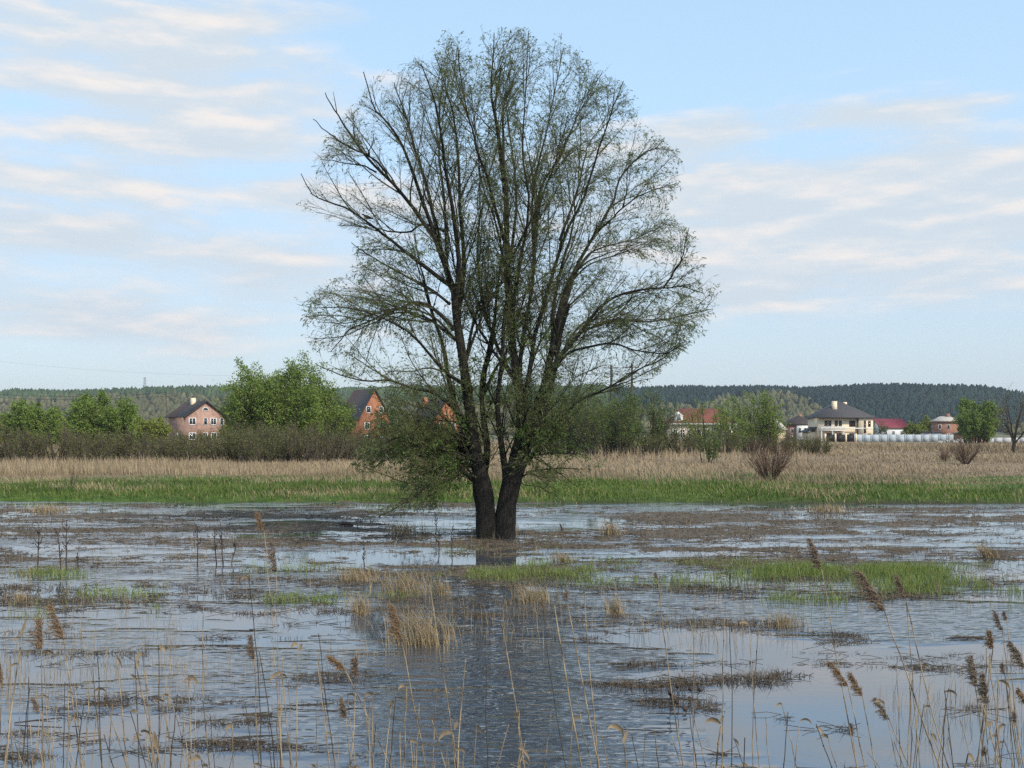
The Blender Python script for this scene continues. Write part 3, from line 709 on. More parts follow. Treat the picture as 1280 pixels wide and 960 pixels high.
bl = MB(); bl.box(-6.4, -.6, -1.5, -.07, 2.85, 3.05); bl.box(-6.4, -.6, -1.5, -1.4, 3.9, 4.02)
for i in range(20): bl.box(-6.35 + i * .3, -6.22 + i * .3, -1.48, -1.42, 3.05, 3.9)
blo = bl.build('balcony', M['white'], h)
for x in (-6.2, -3.5, -.8): MB().tube([(x, -1.3, 0), (x, -1.3, 2.85)], .16, 8).build('column', M['white'], h)
h = site('garage', 1017, Yc + 2, R(0), 'low cream garage with sloping dark roof joined left of the large cream house')
bxm(-1.25, 1.25, 0, 6, 0, 2.6).build('wall', M['cream'], h)
MB().add([(-1.9, -.5, 2.45), (1.27, -.5, 3.9), (1.27, 6.3, 3.9), (-1.9, 6.3, 2.45), (-1.9, -.5, 2.65), (1.27, -.5, 4.1), (1.27, 6.3, 4.1), (-1.9, 6.3, 2.65)], [(0, 3, 2, 1), (4, 5, 6, 7), (0, 1, 5, 4), (1, 2, 6, 5), (2, 3, 7, 6), (3, 0, 4, 7)]).build('roof', M['roof_grey'], h)
# gate wall in front of the cream house: dark leaves between cream posts
Yf = 262
h = site('gate', 1052, Yf, R(0), 'black gate leaves between cream posts in front of the large cream house', 'gate')
for x in (-3.9, -1.5, 1.0, 3.4): bxm(x - .2, x + .2, -.2, .2, 0, 2.2).build('post', M['cream'], h)
for x0, x1 in ((-3.68, -1.72), (-1.28, .78), (1.22, 3.18)):
    l_ = MB(); l_.box(x0, x1, -.05, .05, .1, 1.95); [l_.box(x0 + k * .3, x0 + k * .3 + .05, -.08, -.052, .15, 2.05) for k in range(1, 6)]; l_.build('gate_leaf', M['black'], h)
# pale concrete fence
h = site('concrete_fence', 1068, Yf, R(-1), 'long pale concrete panel fence running right from the black gate', 'fence')
for k in range(12):
    bxm(.1 + k * 2, 1.9 + k * 2, -.05, .05, .05, 1.95 - .012 * (k % 3)).build('panel', M['concrete'], h)
for k in range(13): bxm(k * 2 - .09, k * 2 + .09, -.14, .14, 0, 2.12).build('post', M['grey'], h)
h = site('rubble_heap', 1195, 255, R(0), 'heap of pale rubble and broken boards at the right end of concrete fence', 'rubble')
r2 = random.Random(4); mb = MB()
for k in range(70):
    c = Vector((r2.uniform(-4.5, 4.5), r2.uniform(-1, 1), 0)); hh_ = .9 * math.exp(-(c.x / 3.5) ** 2); c.z = r2.uniform(0, hh_)
    s = Vector((r2.uniform(.15, .5), r2.uniform(.1, .3), r2.uniform(.08, .25))); rot = Matrix.Rotation(r2.uniform(0, 3), 3, 'Z') @ Matrix.Rotation(r2.uniform(-.5, .5), 3, 'Y')
    V = [c + rot @ Vector((sx * s.x, sy * s.y, sz * s.z)) for sz in (-1, 1) for sy in (-1, 1) for sx in (-1, 1)]
    mb.add([tuple(v) for v in V], [(0, 2, 3, 1), (4, 5, 7, 6), (0, 1, 5, 4), (2, 6, 7, 3), (0, 4, 6, 2), (1, 3, 7, 5)])
mb.build('rubble', M['rubble'], h)
# white house with maroon roof
h = site('white_house', 1119, 330, R(14), 'white house with bright maroon gable roof behind the concrete fence')
gable_wall(-4.9, 4.2, 0, 7, 4.0, 2.4, 'x').build('wall', M['white'], h); gable_roof(-4.9, 4.2, 0, 7, 4.0, 2.4, 'x', ov=.5).build('roof', M['roof_maroon'], h)
for u in (-3.2, -.6, 2.2): window(h, 'f', u, 1.6, 1.0, 1.3)
window(h, 'r', 3.5, 3.8, .8, 1.0, d=4.2)
# flat roofed brick house
h = site('flat_roofed_house', 1184, 300, R(-12), 'red brick house with shallow pale roof left of the round dark tree')
bxm(-3, 3, 0, 7, 0, 5.4).build('wall', M['brick_red'], h); rf = hip_roof(-3, 3, 0, 7, 5.4, 1.5, 2.5, ov=.5).build('roof', M['roof_pale'], h)
bxm(.2, 1.2, 3, 4, 6.4, 7.6).build('chimney', M['brick_red'], rf)
for u in (-1.9, .3): window(h, 'f', u, 3.3, .8, 1.3); window(h, 'f', u, .8, .8, 1.3)
h = site('grey_shed', 1166, 275, R(-6), 'small grey shed with dark lean-to roof behind the concrete fence', 'shed')
bxm(-2.2, 2.2, 0, 3, 0, 2.5).build('wall', M['grey'], h); bxm(-2.6, 2.6, -.4, 3.4, 2.52, 2.75).build('roof', M['roof_grey'], h)
window(h, 'f', -.9, 1.3, .9, .7); window(h, 'f', .8, 1.3, .9, .7)
h = site('brick_shed', 1217, 255, R(8), 'low brick shed with flat pale roof at right of the rubble heap', 'shed')
bxm(-2.7, 2.7, 0, 4, 0, 2.3).build('wall', M['brick_red'], h); bxm(-3.1, 3.1, -.5, 4.4, 2.32, 2.6).build('roof', M['roof_pale'], h)
bxm(-1.6, -.6, -.06, -.003, .1, 2.0).build('door', M['grey'], h); window(h, 'f', 1.1, 1.1, .9, .8)
h = site('low_wall', 1251, 258, R(0), 'long low grey wall behind the bare tree at the right edge', 'wall')
for k in range(5): bxm(-3.6 + k * 2, -1.65 + k * 2, -.1, .1, 0, 1.25).build('panel', M['grey'], h)

# ---------------------------------------------------------------- mast, poles and wires
x, Y = gx(181, 1330), 1330
h = tag(empty('lattice_mast', (x, Y, gz(x, Y) - .5)), 'distant grey lattice mast rising above the left forest ridge', 'mast')
mb = MB(); zt = 27
for sx, sy in ((-1, -1), (1, -1), (1, 1), (-1, 1)): mb.tube([(sx * 1.6, sy * 1.6, 0), (sx * .8, sy * .8, zt)], .16, 4)
for k in range(9):
    z0, z1 = k * 3, k * 3 + 3; a, b_ = 1.6 - .8 * z0 / zt, 1.6 - .8 * z1 / zt
    for (s0, s1) in (((-1, -1), (1, -1)), ((1, -1), (1, 1)), ((1, 1), (-1, 1)), ((-1, 1), (-1, -1))): mb.tube([(s0[0] * a, s0[1] * a, z0), (s1[0] * b_, s1[1] * b_, z1)], .09, 4)
mb.build('tower', M['metal'], h)
MB().box(-2.6, -.9, -.2, .2, 16, 17).build('antenna', M['metal'], h); 
def pole(px, Y, top, label, arms=2):
    x = gx(px, Y); z0 = gz(x, Y); zt = at(px, top, Y)[2]
    h = tag(empty('utility_pole', (x, Y, z0 - .3)), label, 'utility pole')
    H_ = zt - z0 + .3
    MB().tube([(0, 0, 0), (0, 0, H_)], [.16 + H_ * .004, .11 + H_ * .002], 8).build('post', M['wood'], h)
    for k in range(arms):
        a = bxm(-.95, .95, -.2, -.1, H_ - .5 - k * .8, H_ - .38 - k * .8).build('crossarm', M['wood'], h)
        for u in (-.8, 0.25, .8): MB().tube([(u, -.15, H_ - .38 - k * .8), (u, -.15, H_ - .2 - k * .8)], .05, 5).build('insulator', M['grey'], a)
    return Vector((x, Y, zt))
pA = pole(764, 150, 456, 'dark utility pole just right of the great crown, the left one of a pair')
pB = pole(790, 145, 455, 'dark utility pole rising above the loose willows, the right one of a pair')
pC = pole(208, 430, 491, 'dark utility pole behind the roof of the left brick house', 1)
def wire(pts, label, rad, sag, group=None):
    P = []
    for a, b_ in zip(pts[:-1], pts[1:]):
        for i in range(17):
            t = i / 16; p = Vector(a).lerp(Vector(b_), t); p.z -= sag * 4 * t * (1 - t)
            if i or not P: P.append(tuple(p))
    o = MB().tube(P, rad, 4).build('power_line', M['black'], None); return tag(o, label, 'power line', group)
wire([at(-60, 488, 470), (pC.x, pC.y, pC.z), at(330, 516, 400)], 'lower sagging power line passing the pole by the left brick house', .06, 2)
wire([at(-60, 492, 472), (pC.x, pC.y, pC.z - 1.2), at(330, 519, 402)], 'lowest sagging power line left of the left brick house', .06, 2)
wire([at(-60, 444, 420), at(300, 470, 330)], 'thin power line high over the left ridge against the sky', .013, 1.5)
wire([(pA.x, pA.y, pA.z - .2), (pB.x, pB.y, pB.z - .2)], 'short power line joining the two dark utility poles', .02, .25)

# ---------------------------------------------------------------- the great willow standing in the water
TY = 28.0
def w2(px, py, dy=0.0):   # traced in the plane of the trunk
    return np.array([(px - 640) / F * (TY + dy), TY + dy, HC - (py - HY) / F * (TY + dy)])
env = np.array([(650, 22), (702, 48), (742, 90), (786, 116), (820, 165), (848, 196), (852, 220), (838, 262), (870, 290), (886, 325), (897, 375), (888, 412), (862, 440), (835, 458), (800, 482), (765, 500), (745, 540), (728, 575), (705, 610), (668, 640), (640, 668), (600, 668), (560, 640), (505, 640), (462, 650), (435, 585), (448, 545), (462, 500), (415, 482), (388, 462), (382, 425), (378, 372), (432, 335), (452, 300), (425, 285), (378, 262), (386, 235), (412, 178), (440, 135), (470, 104), (505, 86), (540, 72), (562, 34), (610, 24)], float)
envw = np.stack([(env[:, 0] - 640) / F * TY, HC - (env[:, 1] - HY) / F * TY], 1)
def inside(P):
    kd = TY / P[..., 1]; x, z = P[..., 0] * kd, HC + (P[..., 2] - HC) * kd
    an = np.arctan2(z - 6.5, x); sh = .97 + .26 * np.clip(fbm(an * 2.6 + 20, P[..., 1] * .35, 3) - .42, 0, 1) + .10 * np.clip(fbm(an * 11 + 60, P[..., 1] * .8, 2) - .45, 0, 1)   # uneven, lobed outline
    x = x * sh; z = 6.5 + (z - 6.5) * sh; c = np.zeros(x.shape, bool)
    a = envw; b_ = np.roll(envw, -1, 0)
    for (x0, z0), (x1, z1) in zip(a, b_):
        k = ((z0 > z) != (z1 > z)); c ^= k & (x < (x1 - x0) * (z - z0) / (z1 - z0 + 1e-12) + x0)
    dep = (np.abs(P[..., 1] - TY) < 4.6 * np.sqrt(np.clip(1 - ((z - 6.5) / 8.0) ** 2, .05, 1)))
    return c & dep
def clipenv(P, Rr, drop=.75, tries=2, rg=rng):
    for k in range(tries):
        bad = ~(inside(P[:, -1]) & inside(P[:, P.shape[1] // 2]))
        P[bad] = P[bad][:, :1] + (P[bad] - P[bad][:, :1]) * .55
    bad = ~inside(P[:, -1]); keep = ~(bad & (rg.uniform(size=len(P)) < drop))
    return P[keep], Rr[keep]
def cr(pts, n):
    P = np.asarray(pts, float); m = len(P); t = np.linspace(0, m - 1, n); out = []
    for u in t:
        i = min(int(u), m - 2); f = u - i
        p0, p1, p2, p3 = P[max(i - 1, 0)], P[i], P[i + 1], P[min(i + 2, m - 1)]
        out.append(.5 * ((2 * p1) + (p2 - p0) * f + (2 * p0 - 5 * p1 + 4 * p2 - p3) * f ** 2 + (3 * p1 - p0 - 3 * p2 + p3) * f ** 3))
    return np.array(out)
# (points in photo px, depth at end, start radius m, end radius m)
stems = [
    ([(609, 676), (607, 640), (602, 603), (595, 570), (588, 520), (580, 460), (572, 405), (568, 360)], -.5, .262, .088),
    ([(629, 676), (632, 640), (639, 603), (647, 568), (652, 530), (648, 480), (641, 440), (636, 380), (634, 315), (632, 225)], -.2, .262, .06),
    ([(632, 640), (646, 600), (656, 565), (668, 530), (680, 480), (700, 400), (716, 345)], .6, .20, .07),
    ([(601, 612), (606, 585), (609, 555), (604, 520), (602, 480), (610, 440), (618, 400), (622, 350)], .9, .15, .03),
    ([(634, 625), (632, 590), (626, 550), (622, 505), (628, 450), (630, 400), (640, 345)], -.9, .13, .035),
    ([(650, 585), (664, 550), (682, 505), (694, 460), (700, 420), (712, 380)], -1.0, .13, .04),
    ([(594, 580), (583, 545), (570, 510), (560, 470), (553, 430), (540, 390), (530, 350)], 1.0, .12, .03)]
limbs = [
    ([(568, 365), (558, 335), (545, 300), (532, 257), (515, 207), (500, 170), (485, 148), (472, 130), (460, 85)], -1.0, .105, .012),
    ([(560, 345), (548, 300), (533, 235), (517, 182), (512, 155), (503, 125), (494, 100)], .6, .085, .012),
    ([(570, 380), (572, 320), (562, 255), (553, 205), (545, 162), (535, 122), (521, 82)], -1.6, .10, .012),
    ([(572, 400), (580, 330), (577, 257), (575, 195), (570, 150), (560, 110), (545, 70)], 1.2, .09, .012),
    ([(632, 240), (622, 170), (612, 120), (613, 90), (616, 42)], -.3, .085, .012),
    ([(545, 300), (515, 258), (487, 225), (455, 190), (435, 160), (420, 138), (410, 118)], -1.8, .075, .010),
    ([(487, 225), (468, 198), (440, 185), (412, 165), (393, 146)], -2.2, .04, .008),
    ([(470, 215), (450, 207), (425, 203), (400, 200)], -1.2, .03, .007),
    ([(566, 358), (545, 345), (522, 328), (500, 312), (482, 298), (463, 284), (435, 265), (407, 256), (390, 248), (375, 222)], -.8, .085, .010),
    ([(560, 290), (530, 282), (510, 290), (480, 286), (462, 280), (440, 266)], .9, .05, .010),
    ([(562, 380), (540, 362), (510, 347), (482, 330), (462, 318), (445, 305)], 1.6, .05, .010),
    ([(568, 412), (546, 388), (520, 376), (500, 382), (485, 388), (447, 405), (425, 418), (405, 440)], -1.4, .075, .010),
    ([(570, 425), (540, 402), (512, 391), (490, 392), (467, 402), (430, 418), (395, 420)], 1.5, .055, .010),
    ([(580, 480), (560, 468), (545, 452), (522, 427), (500, 410), (470, 396), (430, 385), (395, 385)], -2.2, .07, .010),
    ([(590, 535), (570, 512), (545, 492), (520, 485), (490, 475), (460, 478), (425, 470), (400, 462)], -1.5, .075, .010),
    ([(592, 600), (572, 587), (550, 586), (537, 600), (520, 620), (498, 634), (470, 646)], -1.6, .085, .010),
    ([(594, 585), (560, 560), (530, 545), (500, 545), (465, 560), (448, 575)], -2.4, .05, .010),
    ([(594, 575), (565, 545), (535, 530), (500, 520), (470, 525)], 1.6, .045, .010),
    ([(560, 588), (548, 575), (520, 570), (490, 572), (462, 590)], .6, .04, .010),
    ([(596, 590), (578, 555), (560, 530), (540, 515), (515, 512)], -1.2, .04, .010),
    ([(594, 598), (570, 570), (545, 556), (515, 553), (480, 548)], -1.0, .04, .010),
    ([(558, 588), (556, 605), (551, 642)], .1, .014, .006),
    ([(596, 604), (575, 596), (555, 600), (540, 615), (530, 622)], .4, .03, .008),
    ([(583, 450), (592, 400), (610, 360), (624, 335), (632, 300)], 1.0, .06, .012),
    ([(602, 500), (608, 460), (616, 427), (622, 370), (628, 310), (640, 250), (650, 200)], 1.8, .08, .012),
    ([(640, 420), (642, 380), (650, 325), (656, 290), (660, 250), (652, 200), (655, 130), (660, 40)], -1.3, .085, .010),
    ([(655, 510), (662, 465), (670, 415), (690, 347), (707, 295), (727, 260), (742, 215), (755, 175), (766, 140), (778, 106)], -1.5, .095, .010),
    ([(648, 490), (655, 420), (668, 340), (665, 250), (680, 180), (692, 127), (704, 64)], 1.6, .09, .010),
    ([(668, 330), (672, 250), (697, 200), (716, 160), (734, 112)], .3, .06, .010),
    ([(690, 440), (702, 382), (722, 335), (752, 285), (770, 252), (782, 218), (815, 190), (848, 192)], .8, .09, .010),
    ([(715, 345), (740, 300), (770, 270), (800, 245), (832, 235)], -2.4, .05, .009),
    ([(716, 350), (735, 320), (765, 308), (800, 300), (832, 285)], 2.0, .045, .009),
    ([(684, 470), (700, 445), (722, 420), (745, 388), (767, 370), (795, 361), (830, 359), (852, 358), (880, 365)], -1.2, .085, .010),
    ([(830, 359), (840, 342), (850, 325), (858, 300), (862, 285)], -1.4, .03, .008),
    ([(694, 455), (715, 427), (740, 410), (765, 402), (795, 400), (820, 399), (865, 390), (888, 385)], 1.3, .065, .010),
    ([(686, 475), (710, 442), (752, 430), (775, 429), (800, 434), (830, 436), (850, 425)], -2.2, .055, .010),
    ([(790, 405), (815, 418), (840, 430), (858, 440)], 1.0, .025, .007),
    ([(652, 585), (664, 570), (676, 556), (695, 527), (722, 502), (755, 487), (790, 465), (820, 452), (838, 438)], -1.4, .085, .009),
    ([(650, 575), (660, 545), (672, 525), (697, 502), (725, 470), (760, 455)], 1.8, .06, .010),
    ([(675, 556), (700, 540), (725, 528), (745, 530)], .8, .03, .008),
    ([(658, 570), (675, 575), (695, 590), (712, 600)], -1.0, .022, .006),
    ([(645, 602), (665, 605), (690, 612), (702, 618)], -1.6, .018, .005),
    ([(640, 470), (620, 430), (605, 380), (598, 320), (600, 250), (598, 180), (590, 110)], 2.2, .075, .010),
    ([(655, 500), (672, 440), (695, 400), (725, 372), (760, 340)], 2.6, .06, .010),
    ([(630, 300), (615, 240), (596, 180), (580, 120), (572, 70)], -2.0, .06, .010),
    ([(636, 330), (645, 260), (640, 190), (632, 130), (640, 70)], 2.4, .06, .010),
    ([(700, 300), (725, 230), (735, 180), (765, 150)], 2.6, .05, .009)]
rt_ = np.random.default_rng(5)
n_s, n_l = 22, 20
SP = np.zeros((len(stems), n_s, 3)); SR = np.zeros((len(stems), n_s))
for i, (pts, dy, r0, r1) in enumerate(stems):
    k = np.linspace(0, 1, len(pts)); P = [w2(x, y, dy * f) for (x, y), f in zip(pts, k)]
    SP[i] = cr(P, n_s); f = np.linspace(0, 1, n_s); SR[i] = r0 + (r1 - r0) * f ** .45
    if i < 2:                                            # stout up to the fork, then dividing quickly
        kn = (.29, .24)[i]; u = np.clip((f - kn) / (1 - kn), 0, 1)
        SR[i] = r1 + (r0 - r1) * np.where(f < kn, 1 - .12 * f / kn, .88 * (.5 * (1 - u) + .5 * np.exp(-u * 9)))
    if i < 2: SR[i, :3] *= np.array([1.22, 1.1, 1.03])
def stem_depth(p):
    d = ((SP[:, :, 0] - p[0]) ** 2 + (SP[:, :, 2] - p[2]) ** 2); j = np.unravel_index(d.argmin(), d.shape)
    return SP[j][1], math.sqrt(d.min())
LP, LR = [], []
for (pts, dy, r0, r1) in limbs:
    k = np.linspace(0, 1, len(pts)); d0, far = stem_depth(w2(*pts[0])); d0 -= TY
    if far > .5 and LP:                                  # springs from another limb
        A = np.array(LP); dd = ((A - w2(*pts[0])) [..., [0, 2]] ** 2).sum(-1); d0 = A[np.unravel_index(dd.argmin(), dd.shape)][1] - TY
    P = [w2(x, y, d0 + (dy * 1.5) * f ** 1.1) for (x, y), f in zip(pts, k)]
    q = cr(P, n_l); q[2:] += np.cumsum(rt_.normal(size=(n_l - 2, 3)) * .012, 0)
    LP.append(q); LR.append(r0 + (r1 - r0) * np.linspace(0, 1, n_l) ** .6)
LP = np.array(LP); LR = np.array(LR) * .88
# limbs at the back and front, hidden or foreshortened in the photograph
ex, exr = [], []
for rep in range(1):
    for i in rt_.permutation(len(LP))[:18]:
        q = LP[i].copy(); o = q[0].copy(); v = q - o; a = rt_.choice([-1, 1]) * rt_.uniform(.7, 1.25)
        x_, y_ = v[:, 0].copy(), v[:, 1].copy(); v[:, 0] = x_ * math.cos(a) - y_ * math.sin(a); v[:, 1] = x_ * math.sin(a) + y_ * math.cos(a)
        ex.append(o + v * rt_.uniform(.75, .95)); exr.append(LR[i] * .8)
ex, exr = clipenv(np.array(ex), np.array(exr), 1.0, rg=rt_)
ALLP = np.concatenate([LP, ex]); ALLR = np.concatenate([LR, exr])
B2, R2 = grow(ALLP, ALLR, .28, .12, 1, 30, 2.1, 8, up=.13, droop=.06, wig=.085, fall=.45, rk=.010, rg=rt_)
B2b, R2b = grow(SP, SR, .32, .30, 1, 38, 1.7, 8, up=.14, droop=.05, wig=.09, fall=.2, rk=.009, rg=rt_)
B2 = np.concatenate([B2, B2b]); R2 = np.concatenate([R2, R2b])
B2, R2 = clipenv(B2, R2, .85, rg=rt_)
B3, R3 = grow(B2, R2, .105, .08, 1, 30, .80, 5, up=.07, droop=.16, wig=.12, fall=.35, rk=.0062, rg=rt_)
B3, R3 = clipenv(B3, R3, .8, rg=rt_)
B4, R4 = grow(B3, R3, .125, .1, 1, 32, .30, 4, up=.0, droop=.25, wig=.15, fall=.2, rk=.0075, rg=rt_)
B4, R4 = clipenv(B4, R4, .6, 1, rg=rt_)
print('willow', len(ALLP), len(B2), len(B3), len(B4))
root = tag(empty('willow_tree', (w2(620, 672)[0], TY, -.3)), 'great spreading willow with two dark trunks standing in the flood water', 'tree')
off = np.array(root.location)
Vt, qt = tubes_parallel(SP - off, SR, 14)
# fluted, knobbly bark
nz_ = (fbm(Vt[:, 0] * 9 + Vt[:, 1] * 7, Vt[:, 2] * 1.6, 3) - .5)
cen = np.repeat((SP - off).reshape(-1, 3), 14, 0); Vt = cen + (Vt - cen) * (1 + .55 * nz_)[:, None]
tr_ = mesh_obj('trunk', Vt, qt, None, M['bark'], root, smooth=True)
V, q = tubes_parallel(list(ALLP - off), list(ALLR), 7); mesh_obj('limbs', V, q, None, M['bark'], root, smooth=True)
Va, qa = tubes(B2 - off, np.maximum(R2, .0035), 4); Vb, qb = tubes(B3 - off, np.maximum(R3, .0024), 3); Vc, qc = tubes(B4 - off, np.maximum(R4, .0018), 3)
rr_ = np.concatenate([np.repeat(rt_.uniform(0, .5, len(B2)), 32), np.repeat(rt_.uniform(0, 1, len(B3)), 15), np.repeat(rt_.uniform(.1, 1, len(B4)), 12)])
crn = mesh_obj('crown', np.concatenate([Va, Vb, Vc]), np.concatenate([qa, qb + len(Va), qc + len(Va) + len(Vb)]), None, M['twig'], root, rnd=rr_)
# leafy suckers round the fork, thick on the left
sk = []
for k_ in range(64):
    lft = k_ % 5 != 0
    p0 = w2(rt_.uniform(580, 604), rt_.uniform(530, 605), rt_.uniform(-.3, .3)) if lft else w2(rt_.uniform(645, 662), rt_.uniform(545, 600), rt_.uniform(-.3, .3))
    p1 = w2(rt_.uniform(462, 578), rt_.uniform(528, 605), rt_.uniform(-2.4, 1.8)) if lft else w2(rt_.uniform(665, 735), rt_.uniform(510, 610), rt_.uniform(-2, 1.8))
    if k_ >= 46:                                     # thin shoots filling the fork itself
        s0 = SP[rt_.integers(0, len(SP))]; p0 = s0[rt_.integers(5, 13)]; p1 = p0 + np.array([rt_.uniform(-.7, .7), rt_.uniform(-1, 1), rt_.uniform(.6, 1.6)])
    mid = (p0 + p1) / 2 + np.array([0, 0, rt_.uniform(.1, .5)]); f = np.linspace(0, 1, 12)[:, None]
    sk.append((1 - f) ** 2 * p0 + 2 * f * (1 - f) * mid + f * f * p1)
sk = np.array(sk); skr = np.linspace(.028, .006, 12)[None] * np.ones((len(sk), 1))
S2, SR2 = grow(sk, skr, .16, .15, 1, 34, .9, 6, up=.05, droop=.14, wig=.12, rk=.008, rg=rt_)
S3, SR3 = grow(S2, SR2, .10, .1, 1, 34, .38, 4, up=.03, droop=.14, wig=.14, rk=.008, rg=rt_)
# sparse young leaves, thinner at the bare upper left, denser low down
tipx, tipz = B4[:, -1, 0], B4[:, -1, 2]
wgt = .55 + .5 * fbm(tipx * .7 + 40, tipz * .7, 2) + 1.6 * (tipz < 3.6) * (tipx < 0) + .5 * (tipz < 4.2) - .45 * ((tipx < -1.8) & (tipz > 7.5))
selp = B4[rt_.uniform(size=len(B4)) < wgt]
lv = leaves(selp - off, 2.7, .080, .0105, droop=.35, spread=.55, rg=rt_)
V, q = tubes_parallel(list(sk - off), list(skr), 5); sko = mesh_obj('sucker_shoots', V, q, None, M['bark'], root, smooth=True)
Va, qa = tubes(S2 - off, np.maximum(SR2, .0025), 3); Vb, qb = tubes(S3 - off, np.maximum(SR3, .0018), 3)
mesh_obj('twigs', np.concatenate([Va, Vb]), np.concatenate([qa, qb + len(Va)]), None, M['twig'], sko, rnd=np.concatenate([np.repeat(rt_.uniform(0, .6, len(S2)), 18), np.repeat(rt_.uniform(0, 1, len(S3)), 12)]))
ls = leaves(S3 - off, 4.5, .085, .013, droop=.2, spread=.6, rg=rt_)
mesh_obj('leaves', ls[0], ls[1], None, M['sucker_leaf'], sko, rnd=ls[2])
mesh_obj('foliage', lv[0], lv[1], None, M['willow_leaf'], crn, rnd=lv[2])
# suckers and dead grass at the foot are things of their own further down

# crow on the left limb
def crow(p):
    h = tag(empty('crow', p, R(200)), 'black crow perched on a left limb of the great willow', 'bird'); h.scale = (.6, .6, .6)
    prof = [(-.30, .0, .004, .03), (-.22, .005, .012, .035), (-.13, .02, .035, .045), (-.05, .04, .058, .06), (.03, .06, .066, .066), (.09, .09, .056, .055), (.13, .125, .038, .038), (.165, .15, .036, .036), (.195, .155, .030, .028), (.215, .15, .012, .013), (.25, .142, .007, .008), (.275, .135, .001, .002)]
    k = 10; V = []; 
    for x, z, rz_, ry in prof:
        V += [(x, ry * math.cos(2 * math.pi * j / k), z + rz_ * math.sin(2 * math.pi * j / k) + .07) for j in range(k)]
    q = [(i * k + j, i * k + (j + 1) % k, (i + 1) * k + (j + 1) % k, (i + 1) * k + j) for i in range(len(prof) - 1) for j in range(k)]
    mb = MB(); mb.add(V, q)
    bo = mb.build('body', M['black'], h, smooth=True)
    for s in (-1, 1):
        MB().add([(.10, s * .062, .16), (-.02, s * .078, .14), (-.24, s * .02, .08), (-.05, s * .070, .075), (.10, s * .050, .19), (-.02, s * .066, .19), (-.24, s * .01, .095), (-.05, s * .06, .08)], [(0, 1, 2, 3), (4, 7, 6, 5), (0, 4, 5, 1), (1, 5, 6, 2), (2, 6, 7, 3), (3, 7, 4, 0)]).build('wing', M['black'], h)
        MB().tube([(.01, s * .03, .09), (.015, s * .03, -.02)], .008, 5).build('leg', M['black'], h)
b_i = LP[8]; j = np.argmin(np.abs(b_i[:, 0] - w2(463, 280)[0])); pc = b_i[j]
crow((pc[0], pc[1], pc[2] + LR[8][j] + .015))

# ---------------------------------------------------------------- field and shore grass (nobody could count it)
rf_ = np.random.default_rng(12)
def scatter(n, Y0, Y1, half=.52, pw=1.0):
    y = Y0 + (Y1 - Y0) * rf_.uniform(0, 1, n) ** pw; x = rf_.uniform(-half, half, n) * y; return x, y
def ground_pts(x, y, dz=0.0): return np.stack([x, y, terrain(x, y) + dz], 1)
def edge(x):      # border between the green belt and the dry field
    px = 640 + x / 62 * F
    row = np.interp(px, [0, 200, 300, 330, 420, 640, 740, 860, 960, 1010, 1100, 1280], [604, 603, 600, 602, 603, 602, 602, 601, 609, 609, 611, 611])
    return F * (HC - .2) / (row - HY) + 9 * (fbm(x * .22 + 3, x * 0 + 2, 4) - .5)
# green belt
x, y = scatter(95000, 41, 76); s = shore(x); e_ = edge(x)
k = (y > s - .9 + .7 * rf_.uniform(size=len(y))) & (y < e_ + rf_.normal(size=len(y)) * 1.2); x, y = x[k], y[k]
dryp = fbm(x * .25 + 9, y * .35, 3); isd = rf_.uniform(size=len(x)) < np.clip((dryp - .52) * 2.6, .03, .55)
P = ground_pts(x, y, -.03)
hgt = (.09 + .20 * fbm(x * .4, y * .4, 2))
V, q, t, r = blades(P[~isd], hgt[~isd], .035, .3, .35, rf_, np.clip(fbm(x[~isd] * .3, y[~isd] * .5, 3) * 1.6 - .3 + rf_.normal(size=(~isd).sum()) * .2, 0, 1), wind=(-.1, 0))
tag(mesh_obj('shore_grass', V, q, t, M['grass'], rnd=r), 'fresh green grass belt along the far shore', 'grass', kind='stuff')
V, q, t, r = blades(P[isd], hgt[isd] * 1.5, .026, .3, .35, rf_, wind=(-.1, 0))
tag(mesh_obj('dry_shore_grass', V, q, t, M['straw'], rnd=r), 'dry straw blades among the green shore grass', 'grass', kind='stuff')
# dry field
x, y = scatter(120000, 52, 245, pw=1.5); k = (y > edge(x) + rf_.normal(size=len(y)) * .7); x, y = x[k], y[k]
pat = fbm(x * .06, y * .05, 4)
hgt = (.12 + .50 * np.clip(pat * 1.9 - .55, 0, 1)) * np.interp(y, [50, 75, 250], [.8, 1, 1.3])
V, q, t, r = blades(ground_pts(x, y, -.05), hgt, np.interp(y, [50, 100, 250], [.03, .055, .13]), .22, .4, rf_, np.clip(fbm(x * .1 + 30, y * .08, 4) * 1.9 - .45 + rf_.normal(size=len(x)) * .17, 0, 1), wind=(-.15, 0))
tag(mesh_obj('dry_field_grass', V, q, t, M['field_grass'], rnd=r), 'dry tan grass covering the field behind the shore', 'grass', kind='stuff')
# reed belt in front of the thicket
x, y = scatter(42000, 62, 84, half=.55); px_ = 640 + x / y * F
k = (px_ < 560 + rf_.normal(size=len(x)) * 60) & (y > edge(x) + 1.5); x, y = x[k], y[k]
hgt = np.interp(640 + x / y * F, [0, 250, 300, 400, 560], [.66, .62, .42, .40, .36]) * (.18 + 1.5 * fbm(x * .45, y * .3 + 4, 4)) * rf_.uniform(.6, 1.15, len(x)) * np.where(rf_.uniform(size=len(x)) < .05, 1.55, 1)
V, q, t, r = blades(ground_pts(x, y, -.05), hgt, .034, .10, .35, rf_, np.clip(rf_.uniform(size=len(x)) * .8 + .3 * (fbm(x * .3, y * .3, 2) - .3), 0, 1), wind=(-.05, 0))
tag(mesh_obj('reed_belt', V, q, t, M['reed_far'], rnd=r), 'pale dry reed belt at the foot of the thicket', 'reeds', kind='stuff')
